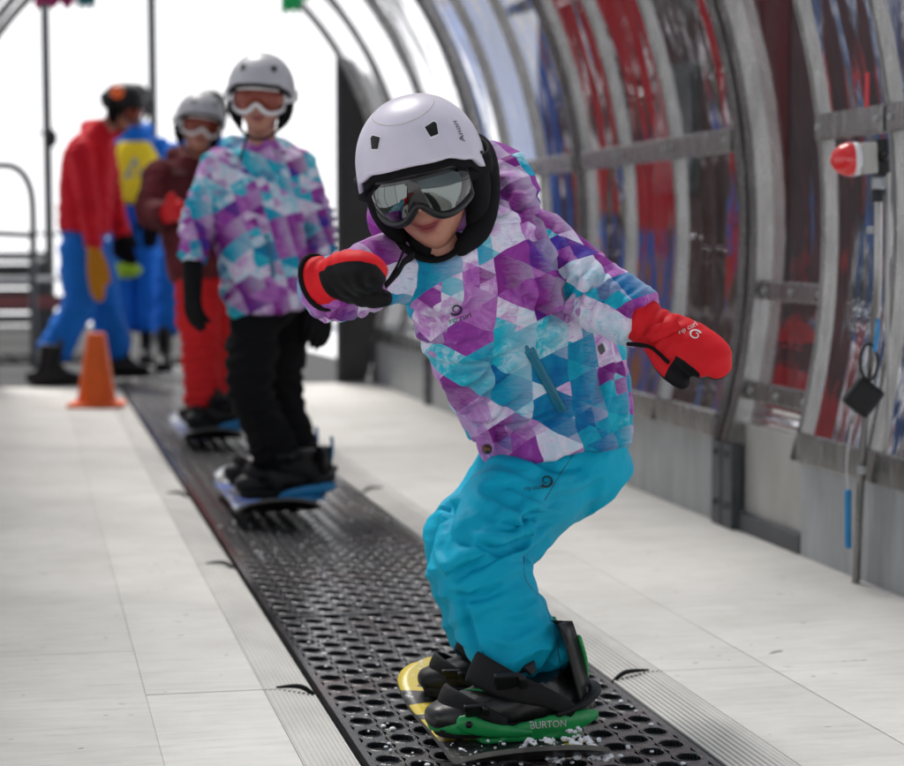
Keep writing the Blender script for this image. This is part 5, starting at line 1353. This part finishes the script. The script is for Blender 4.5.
ski_boots(bl, [Vector(at(165, 355, 12.65)), Vector(at(200, 354, 12.75))], Vector((-.15, -1, 0)), BLACKP)

# ================================================================== SMALL THINGS
def cone():
    b = at(97, 404, 10.62); x, y = b[0], b[1]
    root = empty('traffic_cone', (x, y, 0)); tag(root, 'small plain orange traffic cone on the left walkway beside the belt', 'traffic cone')
    bm = bmesh.new(); box_bm(bm, Vector((x, y, .011)), (.285, .285, .022), Matrix.Rotation(R(-8), 3, 'Z'), .008)
    link('base', bm_mesh(bm), ORANGE, root)
    prof = [(.112, .022), (.108, .030), (.100, .05), (.050, .372), (.046, .384), (.040, .386), (.036, .38), (.036, .36)]
    V, Fc = [], []; n = 32
    for r, z in prof:
        for k in range(n): V.append((x+r*math.cos(2*math.pi*k/n), y+r*math.sin(2*math.pi*k/n), z))
    for i in range(len(prof)-1):
        for k in range(n): Fc.append((i*n+k, i*n+(k+1) % n, (i+1)*n+(k+1) % n, (i+1)*n+k))
    link('cone_body', mesh_from(V, Fc), ORANGE, root, True)
cone()

def tube(name, pts, r, mat, parent=None, sub=6, n=12, re=(True, True)):
    v, f = loft(pts, [r]*len(pts), n=n, sub=sub, round_ends=re); return link(name, mesh_from(v, f), mat, parent, True)
# ---- warning lamp under the side rail, with its conduit
def lamp():
    c = Vector(atx(853, 159, 1.10)); root = empty('warning_lamp', c)
    tag(root, 'red domed warning lamp with grey housing mounted below the tunnel side rail', 'lamp')
    ax = Vector((-.97, .20, -.05)).normalized()
    v = []; prof = [(0, .040), (.006, .0415), (.018, .0405), (.034, .034), (.046, .024), (.053, .011), (.0545, .001)]
    u0 = ax.cross(Vector((0, 0, 1))).normalized(); v0 = ax.cross(u0)
    n = 32; V, Fc = [], []
    for h, r in prof:
        for k in range(n): V.append(c+ax*h+u0*r*math.cos(2*math.pi*k/n)+v0*r*math.sin(2*math.pi*k/n))
    for i in range(len(prof)-1):
        for k in range(n): Fc.append((i*n+k, i*n+(k+1) % n, (i+1)*n+(k+1) % n, (i+1)*n+k))
    Fc.append(tuple((len(prof)-1)*n+k for k in range(n)))
    link('dome', mesh_from(V, Fc), REDP, root, True)
    vv, f = loft([c-ax*.0, c-ax*.016], [.041, .039], n=32, sub=2, round_ends=(False, False), ref=tuple(u0)); link('collar', mesh_from(vv, f), WHITEP, root, True)
    rt = Matrix((ax, u0, v0)).transposed()
    box('housing', c-ax*.034, (.036, .074, .074), GREYBOX, root, rt, .005)
    bx = box('switch_box', c-ax*.066, (.028, .060, .088), BLACKP, root, rt, .004)
    vv, f = loft([c-ax*.066-u0*.03, c-ax*.066-u0*.045], [.012, .010], n=14, sub=1, round_ends=(False, True)); link('knob', mesh_from(vv, f), BLACKP, bx, True)
    return c-ax*.062
lp = lamp()
cr = empty('conduit', (1.2, 4.66, 0)); tag(cr, 'thin grey conduit pipe running from the warning lamp down to the floor', 'conduit')
tube('gland', [lp+Vector((0, 0, -.046)), lp+Vector((0, 0, -.075))], .016, STEEL, cr, re=(False, False))
tube('gland', [lp+Vector((0, 0, -.076)), lp+Vector((0, 0, -.105))], .0145, BLACKP, cr, re=(False, False))
pb = Vector(atx(856, 583, 1.21))
tube('pipe', [lp+Vector((0, 0, -.10)), lp+Vector((.004, .01, -.35)), Vector(atx(868, 400, 1.185)), Vector(atx(860, 490, 1.20)), Vector((pb.x, pb.y, .002))], .0105, ALU, cr)
tube('cable', [lp+Vector((.012, -.03, -.04)), Vector(atx(887, 300, 1.25)), Vector(atx(888, 420, 1.24)), Vector(atx(880, 470, 1.23))], .0055, GREYBOX, cr)
for yy in (230, 470):
    q = Vector(atx(872 if yy < 300 else 862, yy, 1.19)); box('clip', q, (.014, .036, .018), STEEL, cr, bev=.003)
tg = box('warning_tag', atx(867, 90, 1.195), (.004, .020, .085), REDTAG, None, None, .0015)
tg.rotation_euler = (0, 0, 0); tag(tg, 'narrow red tag on the rib just above the side rail', 'tag')
# ---- lanyard with ring and black fob
fr_ = Vector(atx(863, 397, 1.15))
kr = empty('key_fob', fr_); tag(kr, 'black fob hanging from a ring and blue lanyard beside the conduit', 'fob')
tube('lanyard', [Vector(atx(878, 320, 1.17)), Vector(atx(877, 335, 1.155)), Vector(atx(875, 350, 1.15))], .0055, BLUEP, kr)
rc = Vector(atx(869, 362, 1.148)); ring = [rc+Vector(RT)*.034*math.cos(a)*.62+Vector(UPV)*.044*math.sin(a) for a in np.linspace(0, 2*math.pi, 29)]
v, f = loft(ring, [.0042]*29, n=8, sub=1, round_ends=(False, False)); link('ring', mesh_from(v, f), BLACKP, kr, True)
rt = Matrix.Rotation(-YAW, 3, 'Z') @ Matrix.Rotation(R(38), 3, 'Y')
bm = bmesh.new(); box_bm(bm, fr_, (.076, .042, .082), rt, .012); fo = link('fob_body', bm_mesh(bm), BLACKP, kr)
box('clasp', fr_+Vector((0, 0, .062)), (.016, .014, .034), STEEL, kr, Matrix.Rotation(-YAW, 3, 'Z'), .004)
# ---- pen on a string
pr_ = empty('pen', Vector(atx(848, 518, 1.165))); tag(pr_, 'blue pen hanging on a white string against the base panel', 'pen')
tube('barrel', [Vector(atx(848, 492, 1.165)), Vector(atx(848, 540, 1.165)), Vector(atx(848.5, 546, 1.165))], .0085, BLUEP, pr_)
tube('string', [Vector(atx(852, 425, 1.172)), Vector(atx(847, 460, 1.168)), Vector(atx(848, 492, 1.165))], .0022, WHITEP, pr_)

# ================================================================== FAR END
GREYM = simple('grey_metal_pipe', (.07, .073, .077), .45, metal=.5)
MATTING = simple('dark_rubber_matting', (.045, .046, .048), .9, spec=.15, var=.5, vscale=6, bump=.4, bscale=60)
def slab(name, x0, x1, y0, y1, z0, z1, mat, jag=0, seed=0):
    rnd = random.Random(seed); n = 14; ring = []
    for k in range(n): ring.append((x0+(x1-x0)*k/n, y0+rnd.uniform(-jag, jag)))
    for k in range(n): ring.append((x1+rnd.uniform(-jag, jag), y0+(y1-y0)*k/n))
    for k in range(n): ring.append((x1-(x1-x0)*k/n, y1+rnd.uniform(-jag, jag)))
    for k in range(n): ring.append((x0+rnd.uniform(-jag, jag), y1-(y1-y0)*k/n))
    m = len(ring); V = [(x, y, z1) for x, y in ring]+[(x, y, z0) for x, y in ring]
    Fc = [tuple(range(m))]+[(k, m+k, m+(k+1) % m, (k+1) % m) for k in range(m)]
    return link(name, mesh_from(V, Fc), mat)
tag(slab('loading_apron', -1.9, 1.5, 12.13, 21.5, -.2, -.026, MATTING, .12, 2), kind='structure')
tag(slab('trodden_snow', -7, 6, 21.2, 26, -.2, -.04, SNOW, .3, 3), kind='structure')
def rubber_grid(x, y, rz, lab, w=1.1, d=.8):
    root = empty('drain_mat', (x, y, 0)); tag(root, lab, 'mat', 'black mats at the far end')
    M3 = Matrix.Rotation(R(rz), 3, 'Z'); bm = bmesh.new()
    for k in range(9): box_bm(bm, Vector((x, y, -.012))+M3 @ Vector(((k/8-.5)*w, 0, 0)), (.035, d, .022), M3)
    for k in range(6): box_bm(bm, Vector((x, y, -.012))+M3 @ Vector((0, (k/5-.5)*d, -.002)), (w+.035, .03, .022), M3)
    link('grid', bm_mesh(bm), BLACKR, root)
rubber_grid(-.75, 15.2, 8, 'black slatted rubber mat near the handrail')
rubber_grid(.55, 14.6, -5, 'black slatted rubber mat right of the blue trousers')
# handrail hoop
hr = empty('handrail', (-.95, 14.2, 0)); tag(hr, 'bent grey pipe handrail at the left edge', 'handrail')
p0 = at(33, 292, 14.2)
tube('hoop', [Vector((p0[0], 14.2, -.05)), Vector(at(33, 290, 14.2)), Vector(at(33, 215, 14.2)), Vector(at(29, 185, 14.2)), Vector(at(16, 168, 14.2)), Vector(at(-6, 165, 14.2)), Vector(at(-60, 165, 14.2)), Vector(at(-95, 168, 14.2)), Vector(at(-100, 215, 14.2)), Vector((at(-100, 290, 14.2)[0], 14.2, -.05))], .026, GREYM, hr)
tube('mid_bar', [Vector(at(33, 236, 14.2)), Vector(at(-100, 230, 14.2))], .018, GREYM, hr)
# two tall posts with a rope between
for (x, lab) in ((51, 'tall thin dark post left of the red jacket'), (156.5, 'tall thin dark post above the yellow bib')):
    b = at(x, 300, 18.0); pr2 = empty('post', (b[0], 18.0, -.1)); tag(pr2, lab, 'post', 'tall posts behind the far end')
    tube('shaft', [Vector((b[0], 18, -.15)), Vector((b[0]-.01, 18, 1.5)), Vector((b[0]-.02, 18, 3.6))], .042, GREYM, pr2, sub=3)
    if x < 100:
        v, f = ellipsoid(at(51, 138, 17.9), (.06, .06, .085)); link('clamp', mesh_from(v, f), BLACKP, pr2, True)
rp = empty('rope_fence', (-1.2, 18, 0)); tag(rp, 'thin dark ropes stretched level between the posts', 'rope')
tube('rope', [Vector(at(-60, 128, 18)), Vector(at(0, 130, 18)), Vector(at(51, 134, 18))], .012, GREYM, rp)
tube('rope', [Vector(at(-60, 228, 18.05)), Vector(at(10, 232, 18.05)), Vector(at(51, 234, 18.05)), Vector(at(157, 236, 18.05)), Vector(at(330, 236, 18.05))], .014, GREYM, rp)
simple('faded_red', (.22, .07, .07), .6)
# stacked metal benches at the left edge
for i, (yy, hgt, off) in enumerate(((16.4, .60, -.42), (18.4, .74, -.45))):
    bx = at(20, 300, yy)[0]+off
    bn = empty('bench', (bx, yy, 0)); tag(bn, ('low' if i == 0 else 'taller')+' grey slatted bench standing in the snow at the left edge', 'bench', 'benches at the far end')
    for k in range(3): box('slat', (bx, yy-.12+.12*k, hgt-.04), (1.5, .09, .03), WHITEP if k == 0 else GREYM, bn)
    box('slat', (bx, yy-.19, hgt-.22), (1.5, .025, .10), MAT['faded_red'] if i == 0 else GREYM, bn)
    for s in (-1, 1):
        box('leg', (bx+s*.62, yy-.1, hgt/2-.1), (.05, .05, hgt+.06), GREYM, bn); box('leg', (bx+s*.62, yy+.12, hgt/2-.1), (.05, .05, hgt+.06), GREYM, bn)
# dark fence boards low behind
fn = empty('low_fence', (-2.1, 20.5, 0)); tag(fn, 'low dark board fence behind the benches at the left edge', 'fence')
for k in range(6): box('board', (-2.05, 20.5, .08+.125*k), (3.0, .03, .10), DARKPANEL, fn)
for x in (-3.5, -2.1, -.65): box('fence_post', (x, 20.53, .25), (.08, .03, .85), GREYM, fn)
# cloth hanging in the mouth of the far arch
def hanging(name, x0, x1, ztop, zbot, y, mat, lab, cat):
    V, Fc = [], []; n, m = 20, 8
    for lay in (0, 1):
        for j in range(m+1):
            for i in range(n+1):
                x = x0+(x1-x0)*i/n; z = ztop+(zbot-ztop)*j/m-.02*math.sin(i*.9)*j/m
                V.append((x, y+.02*math.sin(i*1.3)*(.3+j/m)+lay*.004, z))
    q = (n+1)*(m+1)
    for lay in (0, 1):
        for j in range(m):
            for i in range(n):
                a = lay*q+j*(n+1)+i; f = (a, a+1, a+n+2, a+n+1); Fc.append(f if lay else f[::-1])
    for i in range(n): Fc.append((m*(n+1)+i, m*(n+1)+i+1, q+m*(n+1)+i+1, q+m*(n+1)+i))
    o = link(name, mesh_from(V, Fc), mat, None, True); tag(o, lab, cat)
z_ = lambda py: at(100, py, 11.9)[2]
hanging('banner', at(34, 3, 11.9)[0], at(76, 3, 11.9)[0], z_(-22), z_(7), 11.9, fabric('pink_cloth', (.42, .05, .17), .7), 'pink cloth banner hanging in the top of the far arch', 'banner')
hanging('banner', at(76, 3, 11.9)[0]+.005, at(96, 3, 11.9)[0], z_(-20), z_(8), 11.9, fabric('teal_cloth', (.05, .28, .33), .7), 'teal cloth banner hanging in the top of the far arch', 'banner')
hanging('banner', at(281, 3, 11.9)[0], at(301, 3, 11.9)[0], z_(-12), z_(8), 11.9, fabric('green_cloth', (.05, .62, .22), .7), 'bright green cloth hanging at the top of the far arch', 'banner')

# ---- dark red timber shed, assumed and added to darken the right-hand panes
SHEDM = simple('dark_red_boards', (.085, .012, .014), .8, var=.35, vscale=5, stretch=(1, 1, .2), bump=.3, bscale=60)
sh = empty('shed', (2.9, 8.7, 0)); tag(sh, 'low dark red board shed added outside to darken the right-hand tunnel panes', 'shed')
box('wall_core', (2.92, 8.95, .98), (1.86, 3.55, 2.3), DARKPANEL, sh, bev=.01)
k = 0; yy = 7.16
while yy < 10.6:
    w = .155+.015*math.sin(k*2.1); box('board', (1.955-.006*(k % 3), yy+w/2, .97), (.045, w-.008, 2.22), SHEDM, sh, bev=.003); yy += w; k += 1
for x_, tl in ((2.38, -1), (3.46, 1)):
    box('roof_slope', (x_, 8.95, 2.30), (1.22, 3.9, .06), DARKSTEEL, sh, Matrix.Rotation(R(16*tl), 3, 'Y'), .01)
wd_ = box('window', (1.93, 8.3, 1.35), (.04, .6, .55), DARKSTEEL, sh); box('pane', (1.905, 8.3, 1.35), (.012, .52, .47), MAT['black_gloss'], wd_)

# ---- conifers out of view, added to darken what the panes mirror
NEEDLE = simple('conifer_needles', (.025, .045, .025), .8, var=.5, vscale=3)
BARK = simple('conifer_bark', (.06, .045, .035), .9, var=.3, vscale=12)
def conifer_mesh(seed, H):
    rnd = random.Random(seed); V, Fc = [], []
    z = .5
    while z < H-.1:
        r = (1-z/H)**.85*H*.23+.08; n = 11
        for k in range(n):
            a = 2*math.pi*(k+rnd.random())/n; ln = r*rnd.uniform(.7, 1.15); m = max(3, int(ln/.16))
            for j in range(m):
                t = (j+.6)/m; px, py = math.cos(a)*ln*t, math.sin(a)*ln*t; pz = z-.28*ln*t+rnd.uniform(-.05, .05)
                for q in range(3):
                    w = .13*(1.25-t)+.05; b = a+rnd.uniform(-1.1, 1.1); dx, dy = math.cos(b)*w*1.6, math.sin(b)*w*1.6; ex, ey = -math.sin(b)*w*.45, math.cos(b)*w*.45
                    o = len(V); dz = rnd.uniform(-.16, -.02)
                    V += [(px, py, pz), (px+dx*.5+ex, py+dy*.5+ey, pz+dz*.4+.03), (px+dx, py+dy, pz+dz), (px+dx*.5-ex, py+dy*.5-ey, pz+dz*.4-.02)]; Fc.append((o, o+1, o+2, o+3))
        z += .21
    return mesh_from(V, Fc)
CT = [conifer_mesh(1, 5.2), conifer_mesh(2, 6.4)]
for m_ in CT: m_.materials.append(NEEDLE)
tk = mesh_from(*loft([(0, 0, -.2), (0, 0, 2.5), (.03, 0, 5.6)], [.13, .09, .02], n=10, sub=3)); tk.materials.append(BARK)
ORD = ['first', 'second', 'third', 'fourth', 'fifth', 'sixth', 'seventh', 'eighth', 'ninth', 'tenth', 'eleventh', 'twelfth', 'thirteenth', 'fourteenth']
spots = [(-3.6-1.5*(k % 2)-.05*k, 9.5+1.75*k+.3*math.sin(k*3), ORD[i]) for i, k in enumerate((0, 1, 5, 6, 8, 11, 13))]
for k, (x, y, w) in enumerate(spots):
    r_ = empty('added_conifer', (x, y, -.1)); r_.rotation_euler = (0, 0, k*1.3); r_.scale = (1+.07*(k % 3),)*3
    tag(r_, 'added dark conifer left of the tunnel, '+w+' from the camera, darkening pane reflections', 'tree', 'added conifers outside the tunnel')
    for nm, m_ in (('crown', CT[k % 2]), ('trunk', tk)):
        o = bpy.data.objects.new(nm, m_); COL.objects.link(o); o.parent = r_

# ---- flecks of snow trodden onto the belt round the boards
rnd = random.Random(8); fl_ = []
for k in range(230):
    y = rnd.choice((3.2, 3.6, 4.2, 5.2, 6.1))+rnd.gauss(0, .35); x = rnd.uniform(-.27, .27)
    if y < 2.9: continue
    r = rnd.uniform(.0015, .0045); fl_.append(ellipsoid((x, y, -.0105+r*.4), (r*rnd.uniform(.8, 1.6), r*rnd.uniform(.8, 1.8), r*.7), None, 6, 4))
V, Fc = merge(*fl_); o = link('snow_flecks', mesh_from(V, Fc), SNOWC); tag(o, 'flecks of snow scattered over the black belt', 'snow', None, 'stuff')
